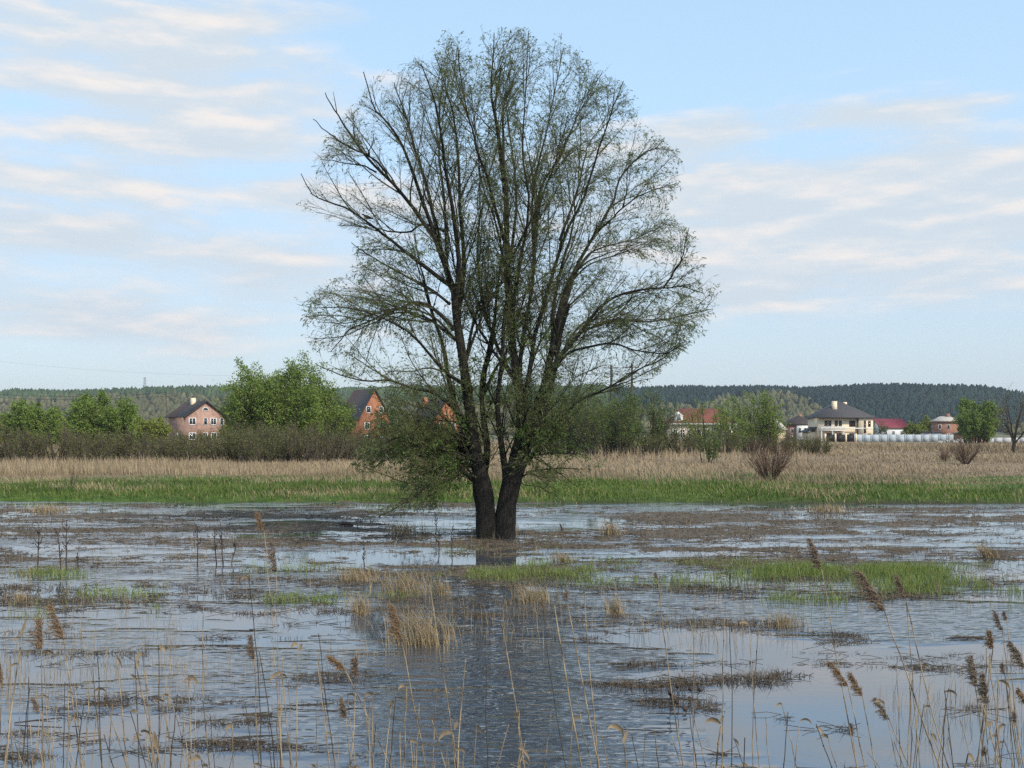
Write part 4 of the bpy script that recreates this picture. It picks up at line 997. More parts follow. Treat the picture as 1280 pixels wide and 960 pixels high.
x, y = scatter(2500, 85, 118, half=.55); px_ = 640 + x / y * F; k = (px_ > 720) & (px_ < 1010); x, y = x[k], y[k]
V, q, t, r = blades(ground_pts(x, y, -.05), 1.0, .05, .08, .3, rf_)
tag(mesh_obj('reed_belt', V, q, t, M['reed_far'], rnd=r), 'thin dry reeds before the right willows', 'reeds', kind='stuff')

# ---------------------------------------------------------------- drowned marsh: mats of dead stalks, stubble and sprouts
near = [  # photo x0, x1, row, half thickness in rows, gain: the mats that can be told apart near the camera
    (740, 915, 862, 9, .30), (780, 940, 880, 5, .26), (850, 1020, 850, 6, .26), (820, 1010, 777, 6, .28), (0, 130, 791, 6, .22), (30, 210, 818, 5, .28), (20, 160, 832, 4, .22),
    (220, 320, 797, 5, .26), (190, 360, 906, 4, .28), (230, 370, 934, 6, .30), (0, 90, 948, 7, .30), (420, 680, 944, 7, .32), (100, 230, 925, 4, .24),
    (370, 480, 847, 8, .24), (1000, 1115, 806, 4, .24), (1080, 1240, 842, 8, .22), (1170, 1280, 888, 9, .28), (960, 1000, 899, 7, .28),
    (1005, 1105, 912, 9, .22), (1180, 1270, 797, 3, .22), (610, 680, 822, 5, .22), (490, 570, 803, 6, .3), (770, 850, 831, 4, .24), (700, 760, 800, 4, .2),
    (15, 135, 751, 5, .28), (160, 220, 722, 5, .28), (270, 330, 725, 5, .24), (880, 1005, 783, 4, .26), (370, 480, 728, 5, .22), (380, 520, 766, 3, .22),
    (1060, 1280, 745, 5, .22), (700, 960, 735, 3, .15), (380, 620, 700, 10, -.16), (640, 720, 810, 60, -.2), (500, 740, 880, 40, -.16), (1000, 1280, 775, 14, -.2),
    (480, 600, 655, 8, -.25), (640, 760, 650, 6, -.2), (700, 860, 692, 4, -.16), (1080, 1250, 700, 5, -.12), (0, 330, 628, 2, -.4), (640, 1280, 632, 2, -.4), (260, 330, 650, 4, -.2), (150, 250, 640, 3, -.15)]
def mat_height(x, y):
    sy = HY + F * HC / y; sx = 640 + x / y * F
    n = .32 * fbm(x * .17 + 7, y * .60 + 3, 3) + .34 * fbm(x * .45, y * 1.5 + 20, 4, .6) + .34 * fbm(x * 2.2 + 40, y * 4.6, 3, .6)
    base = np.interp(sy, [622, 628, 640, 690, 720, 770, 860, 960], [.38, .46, .50, .475, .44, .39, .36, .36])
    gn = 0
    for (x0, x1, r_, h_, g_) in near:
        cx, hw = (x0 + x1) / 2, (x1 - x0) / 2
        gn = gn + .62 * g_ * np.exp(-np.clip(np.abs((sx - cx) / hw), 0, 9) ** 2.5 - np.clip(np.abs((sy - r_) / h_), 0, 9) ** 2)
    return np.clip((n - (1 - base) + gn - .035) * .30, -.08, .035)
my = np.concatenate([np.geomspace(8.2, 43.5, 620)])
mu = np.linspace(-.56, .56, 900)
YM, UM = np.meshgrid(my, mu, indexing='ij'); XM = UM * YM
ZM = mat_height(XM, YM) + .012 * (vnoise(XM * 14, YM * 14) - .5) + .006 * (vnoise(XM * 40, YM * 40) - .5)
d2 = ((XM - gx(620, TY)) ** 2 + (YM - TY) ** 2)
gi = np.arange(XM.size).reshape(XM.shape)
q = np.stack([gi[:-1, :-1], gi[:-1, 1:], gi[1:, 1:], gi[1:, :-1]], -1).reshape(-1, 4)
ZM -= .050 * np.clip((22 - YM) / 9, 0, 1) - .003
up_ = (ZM > -.012).ravel(); q = q[up_[q].any(1)]
used = np.zeros(XM.size, bool); used[q.ravel()] = True; remap = np.cumsum(used) - 1
VM = np.stack([XM, YM, ZM], -1).reshape(-1, 3)[used]
tag(mesh_obj('dead_reed_mat', VM, remap[q], None, M['debris'], smooth=False), 'brown mats of dead flooded reeds breaking the water surface', 'dead reeds', kind='stuff')
print('mat quads', len(q))
def at_mat(n, thr, Y0=8.2, Y1=43.0):
    """points on or near the mats, evenly spread over the picture rather than the ground"""
    iv = rf_.uniform(1 / Y1, 1 / Y0, n); y = 1 / iv; x = rf_.uniform(-.54, .54, n) * y
    z = mat_height(x, y); k = z > thr; return x[k], y[k], z[k]
x, y, z = at_mat(230000, -.017, 8.2); k = (y > 20) | (rf_.uniform(size=len(y)) < np.interp(y, [8, 20], [.8, 1])); x, y, z = x[k], y[k], z[k]
w_ = np.interp(y, [8, 15, 43], [.0055, .008, .018]); hgt = np.interp(y, [8, 15, 43], [.075, .085, .11]) * (.35 + 1.3 * fbm(x * 1.3, y * .9, 3))
V, q, t, r = blades(np.stack([x, y, np.minimum(z, .01) - .02], 1), hgt, w_, .7, .5, rf_, np.clip((rf_.uniform(size=len(x)) ** 1.6 * .7 + .5 * (fbm(x * .5 + 3, y * .6, 3) - .3)) * np.interp(y, [10, 22], [.65, 1]), 0, 1))
tag(mesh_obj('dead_stubble', V, q, t, M['stub'], rnd=r), 'broken brown reed stubble standing in the flood water', 'dead reeds', kind='stuff')
# lying stalks
x, y, z = at_mat(26000, -.022); k = (y > 16) | (rf_.uniform(size=len(y)) < .5); x, y, z = x[k], y[k], z[k]
a = rf_.normal(0, .38, len(x)); L_ = rf_.uniform(.08, .40, len(x)) * np.interp(y, [8, 20], [.75, 1]); tilt = rf_.normal(.02, .12, len(x))
d = np.stack([np.cos(a), np.sin(a), tilt], 1) * rf_.choice([-1, 1], len(x))[:, None]; d[:, 2] = np.abs(d[:, 2])
P0 = np.stack([x, y, np.full(len(x), .003)], 1); f = np.array([0, .5, 1.])
PP = P0[:, None] + d[:, None] * (L_[:, None] * f[None])[..., None] + rf_.normal(size=(len(x), 3, 3)) * np.array([.012, .012, .006])
V, q = tubes(PP, np.repeat(np.interp(y, [8, 43], [.0028, .007])[:, None], 3, 1), 3)
tag(mesh_obj('fallen_stalks', V, q, None, M['stub'], rnd=np.repeat(rf_.uniform(0, .8, len(x)) * np.interp(y, [10, 22], [.5, 1]), 9)), 'fallen brown stalks lying on the flood water', 'dead reeds', kind='stuff')
# thin upright straws scattered over the flood
iv = rf_.uniform(1 / 41, 1 / 8.5, 12000); y = 1 / iv; x = rf_.uniform(-.52, .52, 12000) * y
dn = fbm(x * .35 + 60, y * .4, 4); k = dn > .52; x, y = x[k], y[k]
V, q, t, r = blades(np.stack([x, y, np.full(len(x), -.05)], 1), rf_.uniform(.12, .42, len(x)), np.interp(y, [8, 43], [.004, .010]), .14, .3, rf_)
tag(mesh_obj('thin_straw', V, q, t, M['straw'], rnd=r), 'thin pale straws standing scattered in the flood', 'straw', kind='stuff')
# green sprouts
bands = [(720, 1290, 716, 6, 3200), (940, 1240, 716, 9, 4200), (1010, 1130, 711, 4, 1500), (1100, 1290, 735, 12, 2600), (720, 1100, 728, 8, 1600), (540, 720, 720, 6, 1900), (660, 740, 708, 5, 500), (740, 800, 706, 4, 500), (770, 782, 710, 3, 260),
         (15, 110, 719, 4, 420), (95, 210, 744, 6, 300), (330, 420, 750, 6, 420), (0, 60, 765, 8, 200), (150, 200, 762, 3, 120), (960, 1060, 752, 8, 420), (300, 480, 712, 5, 300), (520, 700, 690, 6, 260), (420, 560, 745, 6, 200), (840, 940, 705, 4, 500)]
xs, ys = [], []
for (x0, x1, r_, h_, n) in bands:
    n = int(n * 1.5); sx = (x0 + x1) / 2 + np.where(rf_.uniform(size=n) < .5, rf_.uniform(-.5, .5, n), rf_.normal(size=n) * .32) * (x1 - x0); sy = r_ + rf_.normal(size=n) * h_ * .55
    yy = F * HC / (sy - HY); xs.append((sx - 640) / F * yy); ys.append(yy)
x = np.concatenate(xs); y = np.concatenate(ys); k = (fbm(x * .9 + 11, y * .9, 4) > .45 + rf_.normal(size=len(x)) * .06) & (rf_.uniform(size=len(x)) < .95); x, y = x[k], y[k]
V, q, t, r = blades(np.stack([x, y, np.full(len(x), -.04)], 1), .10 + .16 * fbm(x, y, 2), .009, .25, .35, rf_)
tag(mesh_obj('green_sprouts', V, q, t, M['sprout'], rnd=r), 'fresh green grass sprouting through the shallow flood', 'grass', kind='stuff')

# ---------------------------------------------------------------- straw tufts, one by one
tufts = [  # photo x, base row, width, height in px, label
    (528, 806, 78, 50, 'largest pale straw tuft in the water, in front of the dark plume'),
    (452, 768, 30, 32, 'narrow upright straw tuft left of the largest straw tuft'),
    (508, 742, 70, 34, 'wide loose straw tuft in the water below the left hanging branches'),
    (668, 752, 62, 27, 'short straw tuft just right of the trunk reflection'),
    (553, 744, 24, 22, 'small straw tuft beside the green sprouts left of the trunk reflection'),
    (448, 727, 60, 20, 'low ragged straw tuft among sprouts far left of the trunk reflection'),
    (1238, 698, 26, 22, 'leaning golden straw tuft by the right edge beyond the green sprouts'),
    (984, 783, 44, 22, 'brownish straw tuft on a mat left of the tallest plumed reed'),
    (770, 768, 22, 26, 'dark footed thin straw tuft with its mirror image in calm water'),
    (504, 667, 46, 18, 'pale straw tuft on the far water left of the trunks'),
    (764, 668, 26, 18, 'pale straw tuft standing on the far mat right of the trunks'),
    (633, 668, 26, 26, 'straw tuft grown against the foot of the right trunk'),
    (25, 752, 16, 16, 'small straw tuft at the left end of a brown mat'),
    (702, 702, 30, 14, 'yellowish low tuft behind the sprouts right of the trunk reflection'),
    (1035, 640, 60, 12, 'dull tan tuft patch near the far shore on the right'),
    (60, 640, 60, 12, 'dull tan tuft patch near the far shore on the left')]
for i, (px, row, w, h_, lab) in enumerate(tufts):
    Yt = F * HC / (row - HY); W_ = w / F * Yt; H_ = h_ / F * Yt; x0 = gx(px, Yt)
    n = int(60 + w * 3.2); xx = rf_.normal(0, W_ * .24, n); yy = rf_.normal(0, W_ * .16, n)
    wd = max(.0055, .62 / F * Yt)
    V, q, t, r = blades(np.stack([xx, yy, np.full(n, -.03)], 1), H_ * .95, wd, .20, .5, rf_, wind=(-.12 if i != 6 else -.5, 0))
    o = mesh_obj('straw_tuft', V, q, t, M['straw'], rnd=r); o.location = (x0, Yt, 0)
    tag(o, lab, 'grass tuft', 'straw tufts standing in the flood')

# ---------------------------------------------------------------- dark weed stalks and odd bits in the water
M['weed'] = mat('dead_weed', (.045, .030, .025), (.085, .058, .045), 30, .9)
weeds = [(47, 712, 655, 2, 'dark dead weed pair standing farthest left on the water'), (83, 714, 657, 0, 'tallest dark dead weed stalk near the left edge'), (77, 713, 664, -5, 'thin slanting dead weed beside the tallest left stalk'),
         (97, 707, 690, 0, 'short stubby dead weed right of the tallest left stalk'), (247, 706, 658, 0, 'single straight dead weed left of the branchy one'), (279, 706, 655, -3, 'dark dead weed stalk with nodding top'),
         (271, 705, 660, -4, 'thin dead weed left of the nodding dark stalk'), (288, 704, 678, 8, 'forked dead weed leaning right beyond the nodding stalk'), (545, 668, 640, 0, 'thin dark twig standing left of the great trunks'),
         (548, 690, 662, 1, 'brown dead weed standing below the hanging twig left of the trunks'), (565, 690, 660, 0, 'reddish dead weed nearest the left trunk'), (455, 712, 682, 0, 'faint dead weed left of the straw tufts'),
         (912, 731, 716, 1, 'dark seed head stalk in the right half near the sprouts')]
for i, (px, row, top, lean, lab) in enumerate(weeds):
    Yt = F * HC / (row - HY); u = Yt / F; H_ = (row - top) * u; r_ = random.Random(50 + i)
    h = tag(empty('dead_weed', (gx(px, Yt), Yt, 0)), lab, 'weed', 'dead weeds standing in the flood')
    pts = [(lean * u * (k / 6) + r_.uniform(-.01, .01), 0, -.1 + (H_ + .1) * k / 6) for k in range(7)]
    mb = MB(); mb.tube(pts, np.linspace(.016, .006, 7), 6)
    for k in range(12):
        f = r_.uniform(.35, 1); b_ = Vector((lean * u * f, 0, H_ * f)); a = r_.uniform(0, 6.28); l = H_ * r_.uniform(.05, .16)
        mb.tube([b_, b_ + Vector((math.cos(a) * l * .5, math.sin(a) * l * .5, l * .5)), b_ + Vector((math.cos(a) * l * .7, math.sin(a) * l * .7, l))], [.007, .006, .008], 4)
    mb.build('stem', M['weed'], h)
def stick(name, pts, rad, lab, cat='stick', m='weed'):
    c = Vector(pts[0]); mb = MB(); mb.tube([tuple(Vector(p) - c) for p in pts], rad, 8)
    o = mb.build(name, M[m]); o.location = c; return tag(o, lab, cat)
Yt = gy(657); u = Yt / F
b0 = Vector((gx(424, Yt), Yt, .03)); stick('driftwood', [b0, b0 + Vector((.12, .0, .04)), b0 + Vector((.26, .02, .015)), b0 + Vector((.40, .05, -.02))], [.02, .05, .05, .02], 'dark piece of driftwood lying on the far water left of the trunks', 'driftwood')
Yt = gy(664); b0 = Vector((gx(704, Yt), Yt, -.05)); stick('driftwood', [b0, b0 + Vector((-.03, 0, .1)), b0 + Vector((-.09, 0, .26))], [.035, .03, .014], 'short dark stick poking up right of the trunks', 'driftwood')
Yt = gy(799); b0 = Vector((gx(1182, Yt), Yt, .01)); stick('driftwood', [b0, b0 + Vector((.15, .0, .015)), b0 + Vector((.32, .01, .01)), b0 + Vector((.5, .03, 0))], [.006, .016, .014, .006], 'brown stick floating on rippled blue water at right', 'driftwood')
Yt = gy(905, 0); b0 = Vector((gx(18, Yt), Yt, .01)); stick('driftwood', [b0, b0 + Vector((.2, .02, .02)), b0 + Vector((.42, .05, .035))], [.006, .007, .005], 'long thin stick floating at lower left', 'driftwood')
hb = tag(empty('burr_plant', (gx(852, gy(885)), gy(885), 0)), 'dead burr plant with round brown heads on the right mat', 'dead plant')
rb_ = random.Random(3)
for (px, row) in ((847, 857), (863, 861), (838, 866), (846, 880), (856, 886), (875, 862), (840, 872), (862, 902)):
    Yt = gy(885) + rb_.uniform(-.3, .5); p = Vector(at(px, row, Yt)) - hb.location; p.z = max(p.z, .03)
    base = Vector((p.x + rb_.uniform(-.06, .06), p.y, -.05))
    st_ = MB().tube([base, (base + p) / 2 + Vector((.01, 0, .02)), p], [.004, .0035, .003], 5).build('stem', M['weed'], hb)
    k = 9; V = []; n = 6
    for i in range(n + 1):
        th_ = math.pi * i / n
        V += [tuple(p + Vector((math.sin(th_) * math.cos(2 * math.pi * j / k), math.sin(th_) * math.sin(2 * math.pi * j / k), math.cos(th_))) * .024 * rb_.uniform(.72, 1.25)) for j in range(k)]
    q = [(i * k + j, (i + 1) * k + j, (i + 1) * k + (j + 1) % k, i * k + (j + 1) % k) for i in range(n) for j in range(k)]
    MB().add(V, q).build('burr', M['weed'], st_)

# ---------------------------------------------------------------- the reeds in the foreground
def reedmat():
    m = bpy.data.materials.new('reed_stem'); m.use_nodes = True; nt = m.node_tree; b = nt.nodes['Principled BSDF']; b.inputs['Roughness'].default_value = .55; b.inputs['Specular IOR Level'].default_value = .3
    t = nt.nodes.new('ShaderNodeTexCoord'); mp = nt.nodes.new('ShaderNodeMapping'); mp.inputs['Scale'].default_value = (1.2, 1.2, 4.5)
    oi = nt.nodes.new('ShaderNodeObjectInfo'); vm = nt.nodes.new('ShaderNodeVectorMath'); vm.operation = 'ADD'
    nt.links.new(t.outputs['Object'], mp.inputs[0]); nt.links.new(mp.outputs[0], vm.inputs[0]); nt.links.new(oi.outputs['Random'], vm.inputs[1])
    mu_ = nt.nodes.new('ShaderNodeVectorMath'); mu_.operation = 'SCALE'; mu_.inputs[3].default_value = 1.0; nt.links.new(vm.outputs[0], mu_.inputs[0])
    n = nt.nodes.new('ShaderNodeTexNoise'); n.inputs['Scale'].default_value = 1.6; n.inputs['Detail'].default_value = 3; nt.links.new(mu_.outputs[0], n.inputs['Vector'])
    rp = nt.nodes.new('ShaderNodeValToRGB'); e = rp.color_ramp.elements
    e[0].position = .34; e[0].color = (.055, .042, .030, 1); e[1].position = .62; e[1].color = (.42, .32, .19, 1)
    k = rp.color_ramp.elements.new(.46); k.color = (.24, .175, .10, 1)
    nt.links.new(n.outputs[0], rp.inputs[0]); nt.links.new(rp.outputs[0], b.inputs['Base Color']); return m
M['reed'] = reedmat()
M['reed_dark'] = mat('dark_reed_stem', (.035, .028, .022), (.10, .075, .05), 8, .7, stretch=(1, 1, 1))
M['plume'] = mat('reed_plume', (.15, .105, .075), (.34, .25, .175), rndamt=1, rough=.9, trans=.25)
M['plume_grey'] = mat('grey_plume', (.20, .155, .115), (.36, .29, .21), rndamt=1, rough=.9, trans=.3)
M['plume_red'] = mat('red_plume', (.20, .125, .068), (.40, .27, .16), rndamt=1, rough=.9, trans=.25)
M['reed_leaf'] = mat('reed_leaf', (.22, .155, .09), (.42, .32, .20), 14, .7, trans=.2)

def ribbon(pts, wid, nrm=(0, 1, 0.2)):
    """thin curved leaf as verts / quads"""
    P = np.asarray(pts, float); T = unit(np.gradient(P, axis=0)); S = unit(np.cross(T, np.asarray(nrm, float)))
    W_ = np.asarray(wid)[:, None]; N_ = unit(np.cross(S, T))
    V = np.concatenate([P - S * W_, P + N_ * W_ * .35, P + S * W_]); n = len(P)
    q = [(k * n + i, k * n + i + 1, (k + 1) * n + i + 1, (k + 1) * n + i) for k in range(2) for i in range(n - 1)]
    return V, q
GR = 'dry reeds standing in the foreground water'
def reed(top, low, Y, label, rad=.0048, plume=None, leaf=(), m='reed', group=GR, seed=0):
    """top = photo point where the stem ends, low = where it crosses the lower edge or its own foot; plume = (tip px, kind, fullness)"""
    r_ = np.random.default_rng(seed + 1000)
    A = np.array(at(top[0], top[1], Y)); B = np.array(at(low[0], low[1], Y)); 
    dirn = (B - A) / (A[2] - B[2]); F_ = A + dirn * (A[2] + .12)                # down to the mud
    F_[1] += r_.uniform(-.2, .2)
    h = tag(empty('reed', (F_[0], F_[1], 0)), label, 'reed', group); o = np.array(h.location)
    n = 12; t = np.linspace(0, 1, n)[:, None]; P = F_ + (A - F_) * t
    bow = r_.normal(0, .012) * np.linalg.norm(A - F_); P[:, 0] += bow * np.sin(math.pi * t[:, 0]); P[1:-1] += r_.normal(size=(n - 2, 3)) * .0025
    mb = MB(); mb.tube(P - o, np.linspace(rad, rad * .62, n), 6)
    for k in r_.choice(np.arange(2, n - 1), 3, False):                            # nodes
        p = P[k] - o; mb.tube([p - [0, 0, .006], p, p + [0, 0, .006]], [rad * .9, rad * 1.35, rad * .9], 6)
    mb.build('stem', M[m], h, smooth=True)
    if plume:
        tip, kind, full = plume
        Tp = np.array(at(tip[0], tip[1], Y)); ax = Tp - A; L = np.linalg.norm(ax)
        nn = 14; s = np.linspace(0, 1, nn)[:, None]; mid = A + ax * .5 + np.array([0, 0, .12 * L]) * (1 if abs(ax[0]) > .02 else .2)
        rach = (1 - s) ** 2 * A + 2 * s * (1 - s) * mid + s * s * Tp
        m_ = int(120 * full); C_ = np.zeros((m_, 6, 3)); u = r_.uniform(0, .95, m_) ** 1.1
        k0 = (u * (nn - 1)).astype(int); p = rach[k0]; C_[:, 0] = p
        T = unit(np.gradient(rach, axis=0))[k0]; N_ = r_.normal(size=(m_, 3)); N_ -= T * (N_ * T).sum(1, keepdims=True); N_ = unit(N_)
        wind = np.array([-1., 0, 0]) if tip[0] <= top[0] + 3 else np.array([.5, 0, .3])
        d = unit(T * r_.uniform(.7, 1.5, (m_, 1)) + N_ * .45 + wind * r_.uniform(0, .5, (m_, 1))); l = L * .40 * (1 - .5 * u) * r_.uniform(.3, 1.3, m_)
        for i in range(1, 6):
            d = unit(d + wind * .13 + np.array([0, 0, -.12]) + r_.normal(size=(m_, 3)) * .17); C_[:, i] = C_[:, i - 1] + d * (l / 5)[:, None]
        V, q = tubes(C_ - o, np.array([.0008, .0016, .0019, .0018, .0013, .0004])[None] * np.ones((m_, 1)), 3)
        rr = np.repeat(r_.uniform(0, 1, m_), 18)
        # silky spikelets along the branchlets
        lv = leaves(C_ - o, 9, .017, .0014, droop=.3, spread=.55, t0=.15, rg=r_)
        mesh_obj('plume', np.concatenate([V, lv[0]]), np.concatenate([q, lv[1] + len(V)]), None, M[kind], h, rnd=np.concatenate([rr, lv[2]]))
    for (px, py, dx, dy, w) in leaf:                                              # a dry leaf from px,py bending by dx,dy (photo px)
        a = np.array(at(px, py, Y)); u = Y / F; e = a + np.array([dx * u, -.01, -dy * u]); k = np.linspace(0, 1, 8)[:, None]
        mid = (a + e) / 2 + np.array([dx * u * .15, 0, abs(dx) * u * .45 + .008]); c = (1 - k) ** 2 * a + 2 * k * (1 - k) * mid + k * k * e
        V, q = ribbon(c - o, w * u * np.array([.35, .8, 1, 1, .9, .7, .4, .05]), (r_.uniform(-.4, .4), 1, r_.uniform(0, .8)))
        MB().add(V, q).build('leaf', M['reed_leaf'], h)
    return h
R_ = [
 # right hand group
 ((1027, 712), (1074, 960), 7.4, 'tallest reed on the right, its feathery plume bowing left above blue water', .0042, ((1013, 673), 'plume', 1.0), ()),
 ((1106, 764), (1176, 960), 6.9, 'leaning reed with the biggest dark plume of the right group', .0050, ((1072, 712), 'plume', 1.6), ()),
 ((1132, 748), (1190, 960), 7.1, 'reed with small grey plume just right of the biggest dark plume', .0044, ((1121, 720), 'plume', .7), ()),
 ((1133, 752), (1145, 960), 7.2, 'thin reed crossing behind the small grey plume', .0040, None, ()),
 ((1060, 858), (1076, 960), 7.6, 'reed with hooked tan plume, upper of the low pair', .0042, ((1038, 828), 'plume_red', 1.0), ()),
 ((1078, 870), (1091, 960), 7.5, 'reed with drooping tan plume, lower of the low pair', .0042, ((1063, 842), 'plume_red', 1.0), ()),
 ((1112, 900), (1141, 960), 7.3, 'short leaning reed with small pale plume tip', .0042, ((1094, 872), 'plume_grey', .7), ()),
 ((1241, 812), (1218, 960), 7.0, 'reed with brush shaped red brown plume standing upright', .0052, ((1238, 788), 'plume_red', .9), ()),
 ((1222, 858), (1250, 960), 6.8, 'reed with fluffy grey tan plume below the brush shaped one', .0046, ((1214, 820), 'plume_grey', 1.2), ()),
 ((1234, 880), (1217, 960), 6.6, 'reed with dense pale fluffy plume, lowest of the right cluster', .0050, ((1230, 842), 'plume_grey', 1.5), ()),
 ((1282, 836), (1296, 960), 6.8, 'reed with tan plume cut by the right picture edge', .0048, ((1264, 803), 'plume_grey', 1.3), ()),
 ((1253, 788), (1268, 960), 7.8, 'slim reed with faint greyish plume high in the right cluster', .0038, ((1244, 764), 'plume', .6), ()),
 ((1258, 775), (1272, 960), 8.0, 'slim reed with thin dark tip rising right of the faint plume', .0036, ((1256, 764), 'plume', .3), ()),
 ((1256, 842), (1282, 960), 7.2, 'reed with narrow dark bud at the right cluster', .0040, ((1253, 830), 'plume', .35), ()),
 ((1286, 880), (1292, 960), 6.7, 'reed with drooping tan plume low at the right edge', .0046, ((1273, 862), 'plume_red', 1.0), ()),
 ((1066, 920), (1071, 960), 7.8, 'short reed with one small brown bud below the low pair', .0042, ((1065, 905), 'plume', .4), ()),
 ((1270, 905), (1276, 960), 7.0, 'short reed with feathery bud in the right corner', .0040, ((1269, 890), 'plume_grey', .4), ()),
 ((1210, 942), (1210, 960), 6.5, 'short pale reed stub with dark hooked top in the right corner', .0060, None, ((1210, 942, 7, 14, 2.5),)),
 ((1232, 945), (1234, 960), 6.5, 'short reed stub with brown tip in the right corner', .0050, ((1231, 934), 'plume', .3), ()),
 # left hand group
 ((52, 812), (57, 960), 7.6, 'reed with ragged tan plume bowing left, second from left edge', .0048, ((51, 771), 'plume_red', 1.1), ()),
 ((80, 800), (103, 960), 7.3, 'reed with long tan plume right of the ragged one at left', .0050, ((64, 757), 'plume_red', 1.1), ()),
 ((3, 854), (4, 960), 7.0, 'reed with tan plume cut by the left picture edge', .0048, ((0, 830), 'plume_red', .8), ()),
 ((24, 815), (18, 960), 7.0, 'stout bare reed by the left edge with frayed top', .0062, None, ((24, 830, -14, 10, 1.6), (24, 815, 3, -6, 1.5))),
 ((25, 797), (26, 960), 8.2, 'thin reed with bent dry leaf near the left edge', .0036, None, ((25, 797, 10, -26, 1.6), (25, 797, -8, 6, 1.6))),
 ((50, 892), (45, 960), 7.4, 'low reed with small drooping grey plume at left', .0036, ((42, 872), 'plume_grey', .6), ()),
 ((318, 824), (320, 960), 7.6, 'reed with narrow brown plume left of centre', .0046, ((315, 795), 'plume', .9), ()),
 ((345, 715), (350, 960), 8.4, 'slim reed with narrow plume hanging straight, in the left half', .0034, ((341, 678), 'plume', .8), ()),
 ((330, 664), (357, 960), 8.6, 'tallest slim reed of the left half, with a small tan plume', .0036, ((322, 642), 'plume_red', .7), ()),
 ((502, 802), (531, 960), 7.2, 'reed with rusty plume before the largest straw tuft', .0048, ((492, 757), 'plume_red', 1.5), ()),
 ((432, 838), (484, 960), 7.0, 'slanting reed with bushy rusty plume left of centre', .0046, ((412, 820), 'plume_red', 1.1), ()),
 ((446, 846), (438, 960), 7.2, 'upright reed with dark plume beside the bushy rusty one', .0044, ((445, 822), 'plume', 1.1), ()),
 ((433, 898), (436, 960), 7.2, 'low reed with dark drooping plume under the bushy rusty one', .0040, ((428, 874), 'plume', .9), ()),
 ((311, 722), (318, 960), 8.2, 'tall dark reed with hooked top left of centre', .0046, None, ((311, 722, -10, 4, 1.8),), 'reed_dark'),
 ((256, 728), (262, 960), 8.0, 'tall straight pale reed between the left plumes and the dark hooked reed', .0040, None, ()),
 ((537, 730), (566, 960), 7.0, 'tall pale reed leaning right before the dark trunk reflection', .0044, None, ()),
 ((693, 757), (727, 960), 6.8, 'bright pale stalk, first of three leaning right of the trunk reflection', .0056, None, ()),
 ((709, 752), (750, 960), 6.9, 'bright pale stalk with dark bud, second of three leaning right of the reflection', .0050, ((709, 738), 'plume', .3), ()),
 ((731, 745), (754, 960), 7.0, 'banded dark and yellow stalk, third of three leaning right of the reflection', .0048, None, (), 'reed'),
 ((679, 760), (690, 830), 8.2, 'thin reddish brown stalk left of the three pale leaning ones', .0040, ((678, 750), 'plume', .3), (), 'reed_dark'),
 ((822, 722), (861, 960), 7.2, 'pale reed with knobbly top leaning right in the right half', .0046, ((820, 716), 'plume', .2), ()),
 ((867, 760), (872, 960), 7.4, 'straight thin reed standing right of the knobbly one', .0040, None, ()),
 ((778, 912), (784, 960), 6.4, 'low reed with broad pale folded leaf at bottom centre right', .0052, None, ((779, 914, -20, -3, 3.4), (779, 930, 6, -20, 2.6))),
 ((901, 908), (899, 960), 6.4, 'low reed with drooping brown leaf at bottom right of centre', .0060, None, ((901, 905, -20, -1, 3.4), (901, 902, 3, -8, 2.0))),
 ((931, 922), (928, 960), 6.6, 'short black burnt stalk at bottom right of centre', .0046, None, (), 'reed_dark'),
 ((582, 822), (578, 960), 6.9, 'straight golden reed at bottom centre', .0050, None, ()),
 ((608, 832), (612, 935), 7.4, 'dark banded stalk right of the straight golden reed', .0040, None, (), 'reed_dark'),
 ((625, 765), (642, 880), 7.6, 'tall thin pale reed by the trunk reflection', .0042, None, ()),
 ((566, 918), (570, 960), 6.2, 'thick broken reed with curled torn leaves at bottom centre', .0075, None, ((566, 916, -18, 10, 3.2), (568, 912, 5, -12, 2.4), (570, 938, 12, 4, 2.2))),
 ((636, 905), (623, 960), 6.6, 'pale reed leaning left at bottom centre', .0046, None, ()),
 ((649, 888), (651, 960), 6.6, 'reed with small dark side bud at bottom centre', .0042, ((645, 896), 'plume', .3), ()),
 ((650, 942), (646, 960), 6.3, 'low reed with arching pale leaves at bottom centre', .0050, None, ((648, 935, 14, 16, 2.0), (652, 950, 10, 8, 2.0))),
 ((170, 830), (184, 960), 6.9, 'stout pale reed with dark torn leaf at top, left of centre', .0060, None, ((171, 850, -8, -6, 2.2), (172, 833, 2, -8, 1.6))),
 ((182, 925), (171, 885), 7.0, 'reed with broad arching pale leaf at lower left', .0040, None, ((176, 915, 12, 4, 2.4), (176, 918, -10, 14, 2.0))),
 ((193, 920), (197, 960), 6.5, 'short reed with dark brown sheathed leaf at lower left', .0050, None, ((195, 935, -2, -22, 3.2),)),
 ((372, 808), (378, 960), 7.2, 'reed with pale flag leaf at its top, left of centre', .0044, None, ((372, 806, -8, 4, 2.4), (374, 814, 4, -10, 2.0))),
 ((398, 792), (420, 960), 7.4, 'slim dark reed leaning right, left of centre', .0040, None, (), 'reed_dark'),
 ((324, 815), (332, 950), 7.4, 'black burnt reed right of the narrow brown plume', .0044, None, (), 'reed_dark'),
 ((508, 858), (512, 960), 7.0, 'reed with dark drooping bud and pale flag leaf at bottom centre', .0042, None, ((508, 858, -10, 4, 2.2),)),
 ((489, 880), (481, 960), 6.8, 'reed with white curled leaf left of the rusty plume stem', .0042, None, ((487, 884, 6, -8, 2.4),)),
]
for i, e in enumerate(R_):
    top, low, Y, lab, rad, pl, lf = e[:7]
    reed(top, low, Y, lab, rad * 1.05, pl, lf, e[7] if len(e) > 7 else 'reed', seed=i)
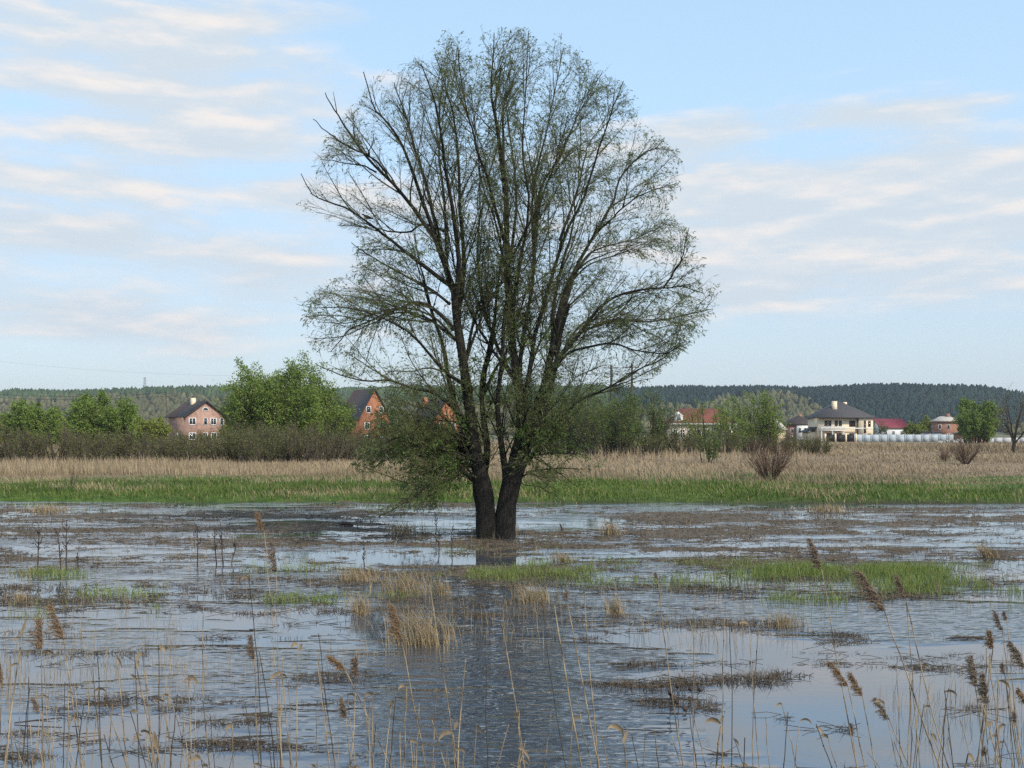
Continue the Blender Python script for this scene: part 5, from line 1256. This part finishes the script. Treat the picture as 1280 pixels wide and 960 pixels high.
# plain stalks, nothing tells them apart
rp = random.Random(17)
plain = [(118, 862), (105, 880), (75, 858), (85, 862), (93, 855), (122, 822), (146, 822), (150, 885), (141, 880), (198, 806), (214, 800), (203, 868), (211, 868), (116, 835), (133, 880), (60, 870), (245, 880), (306, 880), (352, 840), (361, 850), (466, 868), (495, 870), (524, 880), (545, 860), (455, 868), (470, 905),
         (540, 900), (596, 905), (905, 770), (912, 780), (936, 780), (948, 790), (1140, 850), (1155, 880), (1186, 860), (1262, 860), (1240, 900), (985, 890), (690, 885), (716, 900), (657, 925), (745, 905), (1000, 900), (38, 905), (10, 900), (163, 890), (230, 900), (180, 870), (290, 905), (345, 900), (395, 890), (416, 920), (500, 915), (1290, 850), (1248, 850), (1200, 900), (840, 920), (1020, 905)]
r9 = random.Random(77)
plain += [(r9.uniform(0, 470), 960 - 150 * r9.random() ** 1.6) for _ in range(58)] + [(r9.uniform(1090, 1280), 960 - 150 * r9.random() ** 1.5) for _ in range(22)] + [(r9.uniform(470, 1090), 960 - 90 * r9.random() ** 1.6) for _ in range(24)]
for i, (px, row) in enumerate(plain):
    dk = i % 4 == 1; lfy = i % 3 == 0; col_ = 'dark' if dk else 'pale'
    lf = ((px, row + rp.uniform(0, 4), rp.choice((-1, 1)) * rp.uniform(6, 16), rp.uniform(-4, 14), rp.uniform(1.5, 2.6)),) if lfy else ()
    lab = ('thin %s dry reed stalk with one bent leaf at its top in the foreground water' if lfy else 'thin %s dry reed stalk without plume or leaf in the foreground water') % col_
    reed((px, row), (px + rp.uniform(-9, 18), 960), rp.uniform(6.6, 8.3), lab, rp.uniform(.003, .0046), None, lf, 'reed_dark' if dk else 'reed',
         ('leafy %s reed stalks' if lfy else 'plain %s reed stalks') % col_, seed=200 + i)

# ---------------------------------------------------------------- air
hz = MB(); hz.box(-2300, 2300, -120, 2700, -1.6, 110)
hm = bpy.data.materials.new('haze'); hm.use_nodes = True; nt = hm.node_tree; nt.nodes.clear()
o_ = nt.nodes.new('ShaderNodeOutputMaterial'); pv = nt.nodes.new('ShaderNodeVolumePrincipled')
pv.inputs['Color'].default_value = (.80, .88, .96, 1); pv.inputs['Density'].default_value = .00013; pv.inputs['Anisotropy'].default_value = .1
nt.links.new(pv.outputs[0], o_.inputs['Volume'])
hzo = hz.build('haze', hm); tag(hzo, 'thin bluish spring haze over the plain', 'haze', kind='stuff')
